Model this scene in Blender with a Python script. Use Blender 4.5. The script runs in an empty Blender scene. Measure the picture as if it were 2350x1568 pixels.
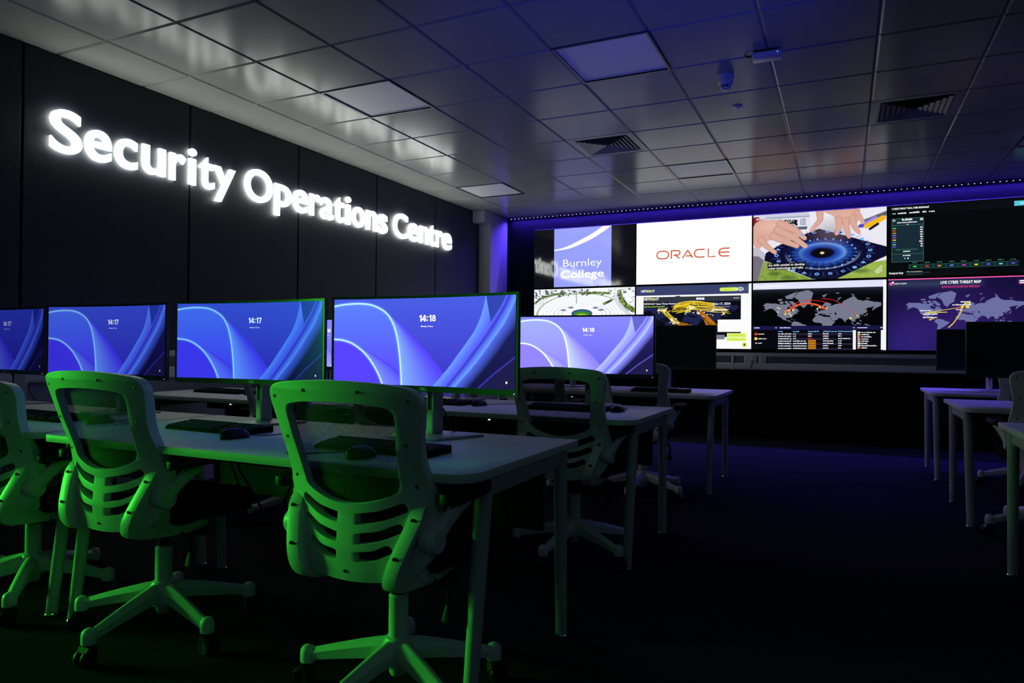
import bpy, bmesh, math, random
import numpy as np
from mathutils import Vector, Matrix

random.seed(4)
rng = np.random.RandomState(11)
SC = bpy.context.scene
COL = SC.collection

# ------------------------------------------------------------------ camera
cam_d = bpy.data.cameras.new('camera')
cam_d.sensor_width = 36.0
cam_d.lens = 1608.14 / 2350 * 36.0
cam_d.clip_start = 0.05
cam = bpy.data.objects.new('camera', cam_d)
COL.objects.link(cam)
YAW, PIT, ROL = -0.4423, 0.0082, 0.0089
_f = Vector((math.sin(YAW) * math.cos(PIT), math.cos(YAW) * math.cos(PIT), math.sin(PIT)))
_r = Vector((math.cos(YAW), -math.sin(YAW), 0))
_u = _r.cross(_f)
_r2 = _r * math.cos(ROL) + _u * math.sin(ROL)
_u2 = -_r * math.sin(ROL) + _u * math.cos(ROL)
_m = Matrix((_r2, _u2, -_f)).transposed().to_4x4()
_m.translation = Vector((4.6265, -2.7541, 1.07))
cam.matrix_world = _m
SC.camera = cam

# ------------------------------------------------------------------ world, exposure
w = bpy.data.worlds.new('world')
SC.world = w
w.use_nodes = True
w.node_tree.nodes['Background'].inputs[0].default_value = (0.0, 0.0, 0.0, 1)
w.node_tree.nodes['Background'].inputs[1].default_value = 0.0
SC.view_settings.view_transform = 'Standard'
SC.view_settings.look = 'None'
SC.view_settings.gamma = 1
SC.view_settings.exposure = 0.0
SC.view_settings.use_curve_mapping = False

# strengths of the room's light sources and of the added lamps
SIGN_FACE = 7.0
SIGN_SIDE = 16.0
BLUE_LED = 200.0
BLUE_GLOW = 215.0
GREEN_LED = 880.0
FILL_GLOW = 11.0
WALL_SCREEN = 0.97
ADDED_UPLIGHT = 330.0

H = 2.894            # ceiling height
DZ = 0.730           # desk top height
WX = 0.13            # face of the dark panels on the left wall
VY = 6.2             # wall behind the video wall


# ------------------------------------------------------------------ helpers
def lin(c):
    c = np.asarray(c, dtype=np.float64) / 255.0
    return np.where(c <= 0.04045, c / 12.92, ((c + 0.055) / 1.055) ** 2.4)


def mat(name, base, rough=0.5, metal=0.0, spec=0.5, noise=0.0, nscale=40.0, bump=0.0, coords='Object', stretch=None):
    m = bpy.data.materials.new(name)
    m.use_nodes = True
    nt = m.node_tree
    b = nt.nodes['Principled BSDF']
    b.inputs['Base Color'].default_value = (*base, 1)
    b.inputs['Roughness'].default_value = rough
    b.inputs['Metallic'].default_value = metal
    b.inputs['Specular IOR Level'].default_value = spec
    if noise or bump:
        tc = nt.nodes.new('ShaderNodeTexCoord')
        src = tc.outputs[coords]
        if stretch:
            mp = nt.nodes.new('ShaderNodeMapping')
            mp.inputs['Scale'].default_value = stretch
            nt.links.new(src, mp.inputs['Vector'])
            src = mp.outputs[0]
        n = nt.nodes.new('ShaderNodeTexNoise')
        n.inputs['Scale'].default_value = nscale
        n.inputs['Detail'].default_value = 4
        nt.links.new(src, n.inputs['Vector'])
        if noise:
            r = nt.nodes.new('ShaderNodeValToRGB')
            r.color_ramp.elements[0].color = (*[max(0, c * (1 - noise)) for c in base], 1)
            r.color_ramp.elements[1].color = (*[min(1, c * (1 + noise)) for c in base], 1)
            r.color_ramp.elements[0].position = 0.3
            r.color_ramp.elements[1].position = 0.7
            nt.links.new(n.outputs['Fac'], r.inputs[0])
            nt.links.new(r.outputs[0], b.inputs['Base Color'])
        if bump:
            bp = nt.nodes.new('ShaderNodeBump')
            bp.inputs['Strength'].default_value = bump
            bp.inputs['Distance'].default_value = 0.004
            nt.links.new(n.outputs['Fac'], bp.inputs['Height'])
            nt.links.new(bp.outputs[0], b.inputs['Normal'])
    return m


def emit(name, color, strength):
    m = bpy.data.materials.new(name)
    m.use_nodes = True
    nt = m.node_tree
    b = nt.nodes['Principled BSDF']
    b.inputs['Base Color'].default_value = (0.3, 0.3, 0.3, 1)
    b.inputs['Roughness'].default_value = 0.4
    b.inputs['Emission Color'].default_value = (*color, 1)
    b.inputs['Emission Strength'].default_value = strength
    return m


def screen_mat(name, strength, rough, spec):
    """picture shown by a display: emission from the mesh colours times the object colour, under dark glass"""
    m = bpy.data.materials.new(name)
    m.use_nodes = True
    nt = m.node_tree
    b = nt.nodes['Principled BSDF']
    b.inputs['Base Color'].default_value = (0.006, 0.006, 0.008, 1)
    b.inputs['Roughness'].default_value = rough
    b.inputs['Specular IOR Level'].default_value = spec
    a = nt.nodes.new('ShaderNodeAttribute')
    a.attribute_name = 'col'
    oi = nt.nodes.new('ShaderNodeObjectInfo')
    mx = nt.nodes.new('ShaderNodeMix')
    mx.data_type = 'RGBA'
    mx.blend_type = 'MULTIPLY'
    mx.inputs[0].default_value = 1.0
    nt.links.new(a.outputs['Color'], mx.inputs[6])
    nt.links.new(oi.outputs['Color'], mx.inputs[7])
    nt.links.new(mx.outputs[2], b.inputs['Emission Color'])
    b.inputs['Emission Strength'].default_value = strength
    return m


def net_mat(name):
    m = bpy.data.materials.new(name)
    m.use_nodes = True
    nt = m.node_tree
    out = nt.nodes['Material Output']
    b = nt.nodes['Principled BSDF']
    b.inputs['Base Color'].default_value = (0.012, 0.012, 0.016, 1)
    b.inputs['Roughness'].default_value = 0.8
    tc = nt.nodes.new('ShaderNodeTexCoord')
    sp = nt.nodes.new('ShaderNodeSeparateXYZ')
    nt.links.new(tc.outputs['Object'], sp.inputs[0])

    def mth(op, a, bb=None):
        n = nt.nodes.new('ShaderNodeMath')
        n.operation = op
        for i, v in ((0, a), (1, bb)):
            if v is None:
                continue
            if isinstance(v, (int, float)):
                n.inputs[i].default_value = v
            else:
                nt.links.new(v, n.inputs[i])
        return n.outputs[0]
    sx = mth('SINE', mth('MULTIPLY', sp.outputs[0], 2 * math.pi / 0.0054))
    sz = mth('SINE', mth('MULTIPLY', sp.outputs[2], 2 * math.pi / 0.0058))
    hole = mth('GREATER_THAN', mth('MULTIPLY', sx, sz), 0.16)
    tr = nt.nodes.new('ShaderNodeBsdfTransparent')
    mix = nt.nodes.new('ShaderNodeMixShader')
    nt.links.new(hole, mix.inputs[0])
    nt.links.new(b.outputs[0], mix.inputs[1])
    nt.links.new(tr.outputs[0], mix.inputs[2])
    nt.links.new(mix.outputs[0], out.inputs[0])
    return m


M = {}
M['ceiling'] = mat('ceiling_tile', (0.31, 0.32, 0.31), 0.2, 0, 0.05, noise=0.04, nscale=3)
M['grid'] = mat('ceiling_grid', (0.05, 0.05, 0.055), 0.5, noise=0.1, nscale=8)
M['panel'] = mat('dark_wall_panel', (0.013, 0.016, 0.029), 0.55, 0, 0.4, noise=0.15, nscale=30, bump=0.25, stretch=(1, 14, 0.3))
M['seam'] = mat('panel_joint', (0.006, 0.006, 0.008), 0.8, noise=0.1)
M['paint'] = mat('wall_paint', (0.30, 0.31, 0.35), 0.7, noise=0.05, nscale=6, bump=0.05)
M['darkwall'] = mat('dark_wall_paint', (0.006, 0.006, 0.009), 0.9, 0, 0.0, noise=0.1, nscale=6)
M['carpet'] = mat('carpet', (0.022, 0.021, 0.024), 0.98, 0, 0.0, noise=0.45, nscale=220, bump=0.6)
M['trunk'] = mat('trunking_plastic', (0.62, 0.62, 0.62), 0.45, noise=0.03)
M['trunkrec'] = mat('trunking_cover', (0.11, 0.11, 0.13), 0.5, noise=0.05)
M['white'] = mat('white_chair_plastic', (0.60, 0.61, 0.60), 0.42, 0, 0.45, noise=0.03, nscale=15, bump=0.05)
M['black'] = mat('black_plastic', (0.010, 0.010, 0.011), 0.5, 0, 0.22, noise=0.1)
M['fabric'] = mat('black_fabric', (0.008, 0.008, 0.009), 0.95, 0, 0.1, noise=0.3, nscale=300, bump=0.3)
M['net'] = net_mat('back_net')
M['desk'] = mat('desk_laminate', (0.58, 0.58, 0.58), 0.5, 0, 0.3, noise=0.02, nscale=60, bump=0.02)
M['steel'] = mat('painted_steel', (0.42, 0.42, 0.43), 0.45, 0.0, 0.5, noise=0.03)
M['modesty'] = mat('modesty_board', (0.022, 0.022, 0.024), 0.6, noise=0.04)
M['chrome'] = mat('chrome', (0.8, 0.8, 0.8), 0.15, 1.0, noise=0.02)
M['cover'] = mat('cable_cover_plastic', (0.8, 0.8, 0.8), 0.5, noise=0.02)
M['bezel'] = mat('monitor_bezel', (0.035, 0.035, 0.035), 0.32, 0, 0.5, noise=0.05)
M['silver'] = mat('monitor_silver', (0.42, 0.42, 0.45), 0.4, 0.1, noise=0.03)
M['key'] = mat('key_plastic', (0.026, 0.025, 0.030), 0.7, 0, 0.05, noise=0.1)
M['kb'] = mat('keyboard_body', (0.007, 0.007, 0.008), 0.75, 0, 0.04, noise=0.1)
M['mouse'] = mat('mouse_plastic', (0.012, 0.012, 0.014), 0.4, 0, 0.25, noise=0.05)
M['cord'] = mat('cord_rubber', (0.012, 0.012, 0.014), 0.5, noise=0.05)
M['badge'] = mat('badge_silver', (0.75, 0.75, 0.75), 0.4, 0.2, noise=0.02)
M['diffuser'] = mat('light_diffuser', (0.82, 0.82, 0.84), 0.5, noise=0.02)
M['frame'] = mat('shadow_gap_frame', (0.10, 0.10, 0.11), 0.35, noise=0.02)  # dark colour stands in for the shadow gap round each diffuser
M['vent'] = mat('vent_aluminium', (0.25, 0.25, 0.27), 0.45, 0.2, noise=0.05)
M['void'] = mat('dark_duct', (0.01, 0.01, 0.01), 0.9, noise=0.1)
M['device'] = mat('device_plastic', (0.45, 0.45, 0.46), 0.4, noise=0.03)
M['pillar'] = mat('pillar_paint', (0.34, 0.34, 0.36), 0.6, noise=0.03)
M['face'] = emit('sign_letter_face', (1.0, 1.0, 0.97), SIGN_FACE)
M['side'] = emit('sign_letter_side', (0.93, 1.0, 0.88), SIGN_SIDE)
M['blue'] = emit('blue_diode', (0.045, 0.02, 1.0), BLUE_LED)
M['tape'] = mat('led_tape', (0.05, 0.05, 0.06), 0.6, noise=0.05)
M['green'] = emit('green_led_diffuser', (0.055, 1.0, 0.055), GREEN_LED)
M['violet'] = emit('cool_fill_glow', (0.26, 0.38, 0.62), FILL_GLOW)
M['lamp'] = emit('indicator_lamp', (1.0, 0.93, 0.8), 3.0)
M['bluelamp'] = emit('power_lamp', (0.2, 0.25, 1.0), 1.5)
M['monscreen'] = screen_mat('monitor_picture', 1.0, 0.2, 0.12)
M['wallscreen'] = screen_mat('video_wall_picture', WALL_SCREEN, 0.06, 0.5)
M['offscreen'] = mat('screen_switched_off', (0.006, 0.006, 0.007), 0.32, noise=0.05)


def link(name, me, m, parent=None):
    o = bpy.data.objects.new(name, me)
    COL.objects.link(o)
    if m is not None and not me.materials:
        me.materials.append(m)
    if parent is not None:
        o.parent = parent
    return o


def tag(o, label, cat, group=None, kind=None):
    o['label'] = label
    o['category'] = cat
    if group:
        o['group'] = group
    if kind:
        o['kind'] = kind
    return o


def struct(o):
    o['kind'] = 'structure'
    return o


def thing(name, label, cat, loc=(0, 0, 0), rz=0.0, group=None):
    o = bpy.data.objects.new(name, None)
    o.empty_display_size = 0.1
    COL.objects.link(o)
    o.location = loc
    o.rotation_euler = (0, 0, rz)
    return tag(o, label, cat, group)


def finish(bm, bevel=0.0, segs=2, ang=32, bang=40):
    bmesh.ops.remove_doubles(bm, verts=bm.verts, dist=1e-6)
    bmesh.ops.recalc_face_normals(bm, faces=bm.faces)
    if bevel > 0:
        es = [e for e in bm.edges if len(e.link_faces) == 2 and e.calc_face_angle(0) > math.radians(bang)]
        if es:
            bmesh.ops.bevel(bm, geom=es, offset=bevel, segments=segs, profile=0.5, affect='EDGES', clamp_overlap=True)
    for f in bm.faces:
        f.smooth = True
    for e in bm.edges:
        if len(e.link_faces) == 2 and e.calc_face_angle(0) > math.radians(ang):
            e.smooth = False
    return bm


def build(name, bm, m, parent=None, bevel=0.0, segs=2, ang=32, bang=40):
    finish(bm, bevel, segs, ang, bang)
    me = bpy.data.meshes.new(name)
    bm.to_mesh(me)
    bm.free()
    return link(name, me, m, parent)


def box(bm, x0, y0, z0, x1, y1, z1, mtx=None):
    vs = [bm.verts.new((x, y, z)) for x in (x0, x1) for y in (y0, y1) for z in (z0, z1)]
    for f in ((0, 1, 3, 2), (4, 6, 7, 5), (0, 4, 5, 1), (2, 3, 7, 6), (0, 2, 6, 4), (1, 5, 7, 3)):
        bm.faces.new([vs[i] for i in f])
    if mtx is not None:
        for v in vs:
            v.co = mtx @ v.co
    return vs


def prism(bm, pts, a0, a1, axis='x', fn=None):
    """extrude a 2D outline; axis x: pts are (y,z); axis z: (x,y); axis y: (x,z)"""
    def P(p, a):
        if axis == 'x':
            return Vector((a, p[0], p[1]))
        if axis == 'z':
            return Vector((p[0], p[1], a))
        return Vector((p[0], a, p[1]))
    lo = [bm.verts.new(P(p, a0)) for p in pts]
    hi = [bm.verts.new(P(p, a1)) for p in pts]
    n = len(pts)
    f0 = bm.faces.new(lo)
    f1 = bm.faces.new(hi[::-1])
    for i in range(n):
        j = (i + 1) % n
        bm.faces.new((lo[i], lo[j], hi[j], hi[i]))
    bmesh.ops.triangulate(bm, faces=[f0, f1])
    if fn:
        for v in lo + hi:
            v.co = fn(v.co)


def lathe(bm, prof, n=24, mtx=None):
    """prof: list of (r, z)"""
    rings = []
    new = []
    for r, z in prof:
        if r < 1e-6:
            v = bm.verts.new((0, 0, z))
            new.append(v)
            rings.append([v])
        else:
            ring = [bm.verts.new((r * math.cos(2 * math.pi * k / n), r * math.sin(2 * math.pi * k / n), z)) for k in range(n)]
            new += ring
            rings.append(ring)
    for a, b in zip(rings, rings[1:]):
        for k in range(n):
            k2 = (k + 1) % n
            if len(a) == 1 and len(b) == 1:
                continue
            if len(a) == 1:
                bm.faces.new((a[0], b[k], b[k2]))
            elif len(b) == 1:
                bm.faces.new((a[k], b[0], a[k2]))
            else:
                bm.faces.new((a[k], b[k], b[k2], a[k2]))
    for ring in (rings[0], rings[-1]):
        if len(ring) > 2:
            bm.faces.new(ring)
    if mtx is not None:
        for v in new:
            v.co = mtx @ v.co


def tube(bm, pts, rad, n=10, sx=1.0, sy=1.0, upv=Vector((0, 0, 1))):
    """swept tube; rad number or list; elliptical section sx (side) sy (up)"""
    pts = [Vector(p) for p in pts]
    if not isinstance(rad, (list, tuple)):
        rad = [rad] * len(pts)
    rings = []
    for i, p in enumerate(pts):
        t = (pts[min(i + 1, len(pts) - 1)] - pts[max(i - 1, 0)]).normalized()
        u = upv
        if abs(t.dot(u)) > 0.97:
            u = Vector((0, 1, 0)) if abs(t.y) < 0.9 else Vector((1, 0, 0))
        s = t.cross(u).normalized()
        u2 = s.cross(t).normalized()
        rings.append([bm.verts.new(p + s * (rad[i] * sx * math.cos(2 * math.pi * k / n)) + u2 * (rad[i] * sy * math.sin(2 * math.pi * k / n))) for k in range(n)])
    for a, b in zip(rings, rings[1:]):
        for k in range(n):
            k2 = (k + 1) % n
            bm.faces.new((a[k], b[k], b[k2], a[k2]))
    bm.faces.new(rings[0])
    bm.faces.new(rings[-1][::-1])


def cat(pts, closed=True, n=6):
    """Catmull-Rom through 2D/3D points"""
    P = [np.array(p, float) for p in pts]
    N = len(P)
    out = []
    rngk = range(N) if closed else range(N - 1)
    for i in rngk:
        if closed:
            p0, p1, p2, p3 = P[(i - 1) % N], P[i], P[(i + 1) % N], P[(i + 2) % N]
        else:
            p0, p1, p2, p3 = P[max(i - 1, 0)], P[i], P[i + 1], P[min(i + 2, N - 1)]
        for k in range(n):
            t = k / n
            out.append(tuple(0.5 * ((2 * p1) + (-p0 + p2) * t + (2 * p0 - 5 * p1 + 4 * p2 - p3) * t * t + (-p0 + 3 * p1 - 3 * p2 + p3) * t ** 3)))
    if not closed:
        out.append(tuple(P[-1]))
    return out


def flat_shape(outline, holes):
    """filled 2D outline with holes as a bmesh in the xy plane"""
    cu = bpy.data.curves.new('outline', 'CURVE')
    cu.dimensions = '2D'
    cu.fill_mode = 'BOTH'
    for lp in [outline] + holes:
        s = cu.splines.new('POLY')
        s.points.add(len(lp) - 1)
        for p, q in zip(s.points, lp):
            p.co = (q[0], q[1], 0, 1)
        s.use_cyclic_u = True
    o = bpy.data.objects.new('outline', cu)
    me = bpy.data.meshes.new_from_object(o)
    bm = bmesh.new()
    bm.from_mesh(me)
    bpy.data.objects.remove(o)
    bpy.data.curves.remove(cu)
    bpy.data.meshes.remove(me)
    bmesh.ops.remove_doubles(bm, verts=bm.verts, dist=1e-6)
    return bm


def copy_thing(root, loc, rz, label, group=None, flat_children=False):
    r = root.copy()
    COL.objects.link(r)
    r.location = loc
    r.rotation_euler = (0, 0, rz)
    r['label'] = label
    if group:
        r['group'] = group
    for ch in list(root.children):
        c = ch.copy()
        COL.objects.link(c)
        c.parent = r
        for g in list(ch.children):
            d = g.copy()
            COL.objects.link(d)
            d.parent = c
    return r


_txt = {}


def text_geo(body, offset=0.0, spacing=1.0):
    """letters of the built-in font as flat polygons: (verts Nx2, faces)"""
    k = (body, offset, spacing)
    if k in _txt:
        return _txt[k]
    cu = bpy.data.curves.new('txt', 'FONT')
    cu.body = body
    cu.size = 1.0
    cu.offset = offset
    cu.space_character = spacing
    cu.resolution_u = 4
    o = bpy.data.objects.new('txt', cu)
    me = bpy.data.meshes.new_from_object(o)
    v = np.array([x.co[:2] for x in me.vertices]) if len(me.vertices) else np.zeros((0, 2))
    f = [tuple(p.vertices) for p in me.polygons]
    bpy.data.objects.remove(o)
    bpy.data.curves.remove(cu)
    bpy.data.meshes.remove(me)
    _txt[k] = (v, f)
    return _txt[k]


# ------------------------------------------------------------------ display pictures
class Canvas:
    """a picture of a display: colours on a fine grid of points plus crisp flat shapes in front of it"""

    def __init__(s, W, Hh, bg=(0, 0, 0)):
        s.W, s.H = W, Hh
        s.asp = W / Hh
        s.a = np.zeros((Hh, W, 3)) + np.array(bg, float)
        uu = (np.arange(W) + 0.0) / (W - 1)
        vv = (np.arange(Hh) + 0.0) / (Hh - 1)
        s.U, s.V = np.meshgrid(uu, vv)
        s.over = []

    def blend(s, mask, col):
        if callable(col):
            col = col(s.U, s.V)
        m = np.clip(mask, 0, 1)[..., None]
        s.a = s.a * (1 - m) + np.asarray(col, float) * m

    def rect(s, u0, v0, u1, v1, col):
        s.blend(((s.U >= u0) & (s.U <= u1) & (s.V >= v0) & (s.V <= v1)).astype(float), col)

    def inside(s, pts):
        r = np.zeros(s.U.shape, bool)
        n = len(pts)
        for i in range(n):
            x0, y0 = pts[i][:2]
            x1, y1 = pts[(i + 1) % n][:2]
            if y0 == y1:
                continue
            c = ((y0 <= s.V) & (s.V < y1)) | ((y1 <= s.V) & (s.V < y0))
            r ^= c & (s.U < (x1 - x0) * (s.V - y0) / (y1 - y0) + x0)
        return r

    def poly(s, pts, col):
        s.blend(s.inside(pts).astype(float), col)

    def dist(s, pts, closed=False):
        d = np.full(s.U.shape, 9.0)
        n = len(pts)
        for i in range(n if closed else n - 1):
            ax, ay = pts[i][0] * s.asp, pts[i][1]
            bx, by = pts[(i + 1) % n][0] * s.asp, pts[(i + 1) % n][1]
            dx, dy = bx - ax, by - ay
            L = dx * dx + dy * dy + 1e-12
            t = np.clip(((s.U * s.asp - ax) * dx + (s.V - ay) * dy) / L, 0, 1)
            d = np.minimum(d, np.hypot(s.U * s.asp - ax - t * dx, s.V - ay - t * dy))
        return d

    def line(s, pts, wd, col, soft=0.004, amt=1.0):
        d = s.dist(pts)
        s.blend(amt * np.clip((wd / 2 + soft - d) / (2 * soft), 0, 1), col)

    def ell(s, cu, cv, ru, rv, col, soft=0.08, amt=1.0):
        q = np.sqrt(((s.U - cu) / ru) ** 2 + ((s.V - cv) / rv) ** 2)
        s.blend(amt * np.clip((1 + soft - q) / (2 * soft), 0, 1), col)

    # crisp overlays, in uv
    def o_poly(s, pts, col):
        s.over.append((np.array(pts, float), [tuple(range(len(pts)))], lin(col)))

    def o_rect(s, u0, v0, u1, v1, col):
        s.o_poly([(u0, v0), (u1, v0), (u1, v1), (u0, v1)], col)

    def o_line(s, pts, wd, col):
        P = [np.array((p[0] * s.asp, p[1])) for p in pts]
        vs = []
        for i, p in enumerate(P):
            t = P[min(i + 1, len(P) - 1)] - P[max(i - 1, 0)]
            t = t / (np.hypot(*t) + 1e-9)
            nrm = np.array((-t[1], t[0])) * wd / 2
            vs += [(p + nrm), (p - nrm)]
        vs = [(q[0] / s.asp, q[1]) for q in vs]
        s.over.append((np.array(vs), [(2 * i, 2 * i + 1, 2 * i + 3, 2 * i + 2) for i in range(len(P) - 1)], lin(col)))

    def o_ell(s, cu, cv, ru, rv, col, n=20):
        s.o_poly([(cu + ru * math.cos(2 * math.pi * k / n), cv + rv * math.sin(2 * math.pi * k / n)) for k in range(n)], col)

    def o_text(s, body, u, v, h, col, offset=0.0, width=None, align='l', rot=0.0, squash=1.0, spacing=1.0):
        """baseline left at (u,v); h is the cap height as a share of the picture height"""
        vv, ff = text_geo(body, offset, spacing)
        if len(vv) == 0:
            return
        k = h / 0.70
        P = vv.copy()
        P[:, 0] -= P[:, 0].min()
        wd = P[:, 0].max() * k
        sx = 1.0
        if width is not None:
            sx = width * s.asp / wd
            wd = width * s.asp
        X = P[:, 0] * k * sx
        Y = P[:, 1] * k * squash
        if align == 'c':
            X = X - wd / 2
        elif align == 'r':
            X = X - wd
        c, sn = math.cos(rot), math.sin(rot)
        X, Y = X * c - Y * sn, X * sn + Y * c
        s.over.append((np.stack([u + X / s.asp, v - Y], 1), ff, lin(col)))

    def mesh(s, name, wd, ht, bend=None, org=(0, 0, 0), layer=0.0005):
        """mesh in the local xz plane facing -y; bend(x)-> y"""
        W, Hh = s.W, s.H
        X = s.U * wd - wd / 2 + org[0]
        Z = (1 - s.V) * ht + org[2]
        f = (lambda x: np.zeros_like(x)) if bend is None else bend
        V = [np.stack([X, f(X) + org[1], Z], -1).reshape(-1, 3)]
        C = [s.a.reshape(-1, 3)]
        idx = np.arange(W * Hh).reshape(Hh, W)
        quads = np.stack([idx[:-1, :-1], idx[1:, :-1], idx[1:, 1:], idx[:-1, 1:]], -1).reshape(-1, 4)
        loops = [quads.ravel()]
        tot = [np.full(len(quads), 4)]
        base = W * Hh
        for k, (P, F, c) in enumerate(s.over):
            x = P[:, 0] * wd - wd / 2 + org[0]
            V.append(np.stack([x, f(x) + org[1] - layer - 0.00004 * k, (1 - P[:, 1]) * ht + org[2]], -1))
            C.append(np.tile(c, (len(P), 1)))
            for fc in F:
                loops.append(np.array(fc) + base)
                tot.append(np.array([len(fc)]))
            base += len(P)
        V = np.concatenate(V)
        C = np.concatenate(C)
        loops = np.concatenate(loops)
        tot = np.concatenate(tot)
        me = bpy.data.meshes.new(name)
        me.vertices.add(len(V))
        me.vertices.foreach_set('co', V.astype(np.float32).ravel())
        me.loops.add(len(loops))
        me.loops.foreach_set('vertex_index', loops.astype(np.int32))
        me.polygons.add(len(tot))
        st = np.concatenate([[0], np.cumsum(tot)[:-1]])
        me.polygons.foreach_set('loop_start', st.astype(np.int32))
        me.update(calc_edges=True)
        at = me.attributes.new('col', 'FLOAT_COLOR', 'POINT')
        at.data.foreach_set('color', np.concatenate([C, np.ones((len(C), 1))], 1).astype(np.float32).ravel())
        me.validate()
        return me


def quadmap(tl, tr, br, bl):
    """projective map from a quad in a measured frame to the unit square"""
    src = [tl, tr, br, bl]
    dst = [(0, 0), (1, 0), (1, 1), (0, 1)]
    A, b = [], []
    for (x, y), (u, v) in zip(src, dst):
        A += [[x, y, 1, 0, 0, 0, -u * x, -u * y], [0, 0, 0, x, y, 1, -v * x, -v * y]]
        b += [u, v]
    h = np.linalg.solve(np.array(A, float), np.array(b, float))

    def f(x, y):
        d = h[6] * x + h[7] * y + 1
        return ((h[0] * x + h[1] * y + h[2]) / d, (h[3] * x + h[4] * y + h[5]) / d)
    return f


LAND = [
    [(-168, 66), (-162, 70), (-156, 71), (-140, 70), (-128, 70), (-115, 68), (-108, 68), (-96, 68), (-94, 72), (-88, 70), (-82, 69), (-86, 66), (-94, 61), (-92, 57), (-82, 55), (-82, 52), (-79, 52), (-78, 58), (-77, 62), (-70, 60), (-64, 60), (-61, 56), (-56, 52), (-66, 50), (-60, 46), (-66, 44), (-70, 42), (-74, 40), (-76, 35), (-81, 31), (-80, 26), (-82, 29), (-84, 30), (-90, 29), (-97, 27), (-97, 22), (-94, 18), (-91, 19), (-88, 21), (-88, 16), (-83, 15), (-83, 10), (-78, 9), (-81, 7), (-86, 12), (-94, 16), (-105, 20), (-110, 26), (-114, 31), (-117, 33), (-121, 35), (-124, 40), (-124, 47), (-130, 54), (-138, 59), (-148, 60), (-153, 58), (-162, 54.5), (-170, 52.5), (-158, 58), (-165, 61), (-161, 64)],
    [(-117, 73), (-105, 73), (-105, 69), (-115, 69)], [(-122, 76), (-108, 76.5), (-108, 74.5), (-122, 74)],
    [(-90, 73.5), (-78, 73.5), (-62, 66.5), (-66, 62), (-74, 64), (-80, 69)], [(-100, 79), (-90, 80), (-62, 82.5), (-78, 76), (-95, 76)],
    [(-102, 73), (-92, 74), (-92, 71), (-100, 70)], [(-87, 65), (-80, 65), (-82, 62), (-87, 63)],
    [(-73, 78), (-60, 82), (-30, 83.2), (-15, 81.5), (-20, 76), (-22, 71), (-32, 68), (-43, 60), (-52, 65), (-55, 70), (-60, 75)],
    [(-85, 22), (-78, 22.5), (-74, 20), (-78, 20.5)], [(-73, 19.8), (-68, 19), (-69, 18), (-73, 18)], [(-156, 20.5), (-154.5, 19.5), (-156, 18.8)],
    [(-77, 8), (-72, 12), (-62, 10), (-51, 4), (-50, 0), (-35, -6), (-39, -15), (-48, -26), (-58, -35), (-65, -42), (-70, -53), (-75, -50), (-71, -30), (-70, -18), (-81, -5), (-79, 1)],
    [(-9, 43.5), (-9, 37), (-5, 36), (0, 39), (3, 43), (9, 44), (12, 42), (16, 38), (18, 40), (13, 45), (19, 42), (23, 36.5), (24, 40), (27, 37), (36, 36), (35, 31), (34, 28), (39, 21), (43, 13), (52, 17), (59, 22), (56, 26), (50, 28), (48, 30), (57, 26), (67, 25), (72, 20), (77, 8), (80, 13), (81, 16), (88, 22), (92, 22), (95, 16), (98, 10), (103, 1.5), (101, 7), (100, 13), (105, 9), (109, 12), (106, 19), (110, 21), (117, 23), (122, 30), (119, 35), (122, 37), (118, 39), (124, 40), (126, 35), (129, 36), (128, 40), (135, 44), (140, 48), (141, 53), (135, 55), (143, 59), (156, 61), (163, 62), (156, 57), (156, 51), (163, 57), (170, 60), (179, 63), (179, 69), (170, 70), (160, 70), (140, 73), (128, 72), (113, 74), (104, 78), (86, 75), (73, 72), (68, 68), (55, 68), (44, 66), (40, 64), (33, 66), (41, 67), (30, 70), (20, 70), (12, 65), (5, 61), (7, 58), (11, 59), (13, 55), (17, 60), (18, 63), (24, 66), (22, 60), (28, 60), (21, 57), (19, 54), (10, 54), (8, 57), (8, 54), (3, 51), (-2, 49), (-1, 45)],
    [(-5, 50), (1, 51), (0, 54), (-3, 58.5), (-6, 57), (-3, 54)], [(-10, 52), (-6, 52), (-6, 55), (-9, 54)], [(-24, 65), (-18, 66.5), (-14, 65), (-19, 63.5)],
    [(-6, 36), (10, 37), (11, 33), (20, 31), (32, 31), (35, 27), (37, 21), (43, 12), (51, 12), (45, 2), (40, -5), (40, -15), (35, -24), (28, -33), (18, -34), (12, -18), (13, -6), (9, 4), (-5, 5), (-13, 9), (-17, 15), (-16, 22), (-10, 30)],
    [(130, 32), (136, 34), (141, 36), (142, 42), (145, 44), (140, 43), (138, 37), (132, 35)], [(95, 5), (98, 4), (106, -5), (103, -5)],
    [(109, 1), (117, 7), (119, 2), (115, -4), (110, -2)], [(120, 18), (122, 16), (126, 8), (123, 9), (120, 13)], [(120, 0), (125, 1), (122, -5), (119, -4)], [(131, -1), (141, -3), (150, -9), (138, -8)], [(105, -6.5), (114, -7.5), (114, -8.5), (106, -7.5)],
    [(52, 71), (68, 77), (60, 76.5), (55, 73)], [(11, 79), (27, 80.5), (17, 77)], [(95, 80.3), (105, 79), (100, 78)], [(138, 76), (150, 75.2), (140, 74.6)], [(50, 81), (62, 81), (58, 80)], [(80, 7), (82, 7), (80, 9)],
]
SEAS = [[(28, 41.5), (32, 43), (40, 43.5), (41, 41.5), (36, 42), (31, 41)], [(47, 46), (53, 46.5), (53, 42), (54, 37), (50, 37), (50, 41), (48, 43)], [(33, 28), (36, 26), (43, 13), (41, 15), (37, 21)], [(12, 45.3), (19, 41), (18, 40.5), (13, 43.5)]]


def merc(lat):
    return math.log(math.tan(math.pi / 4 + math.radians(lat) / 2))


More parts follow.
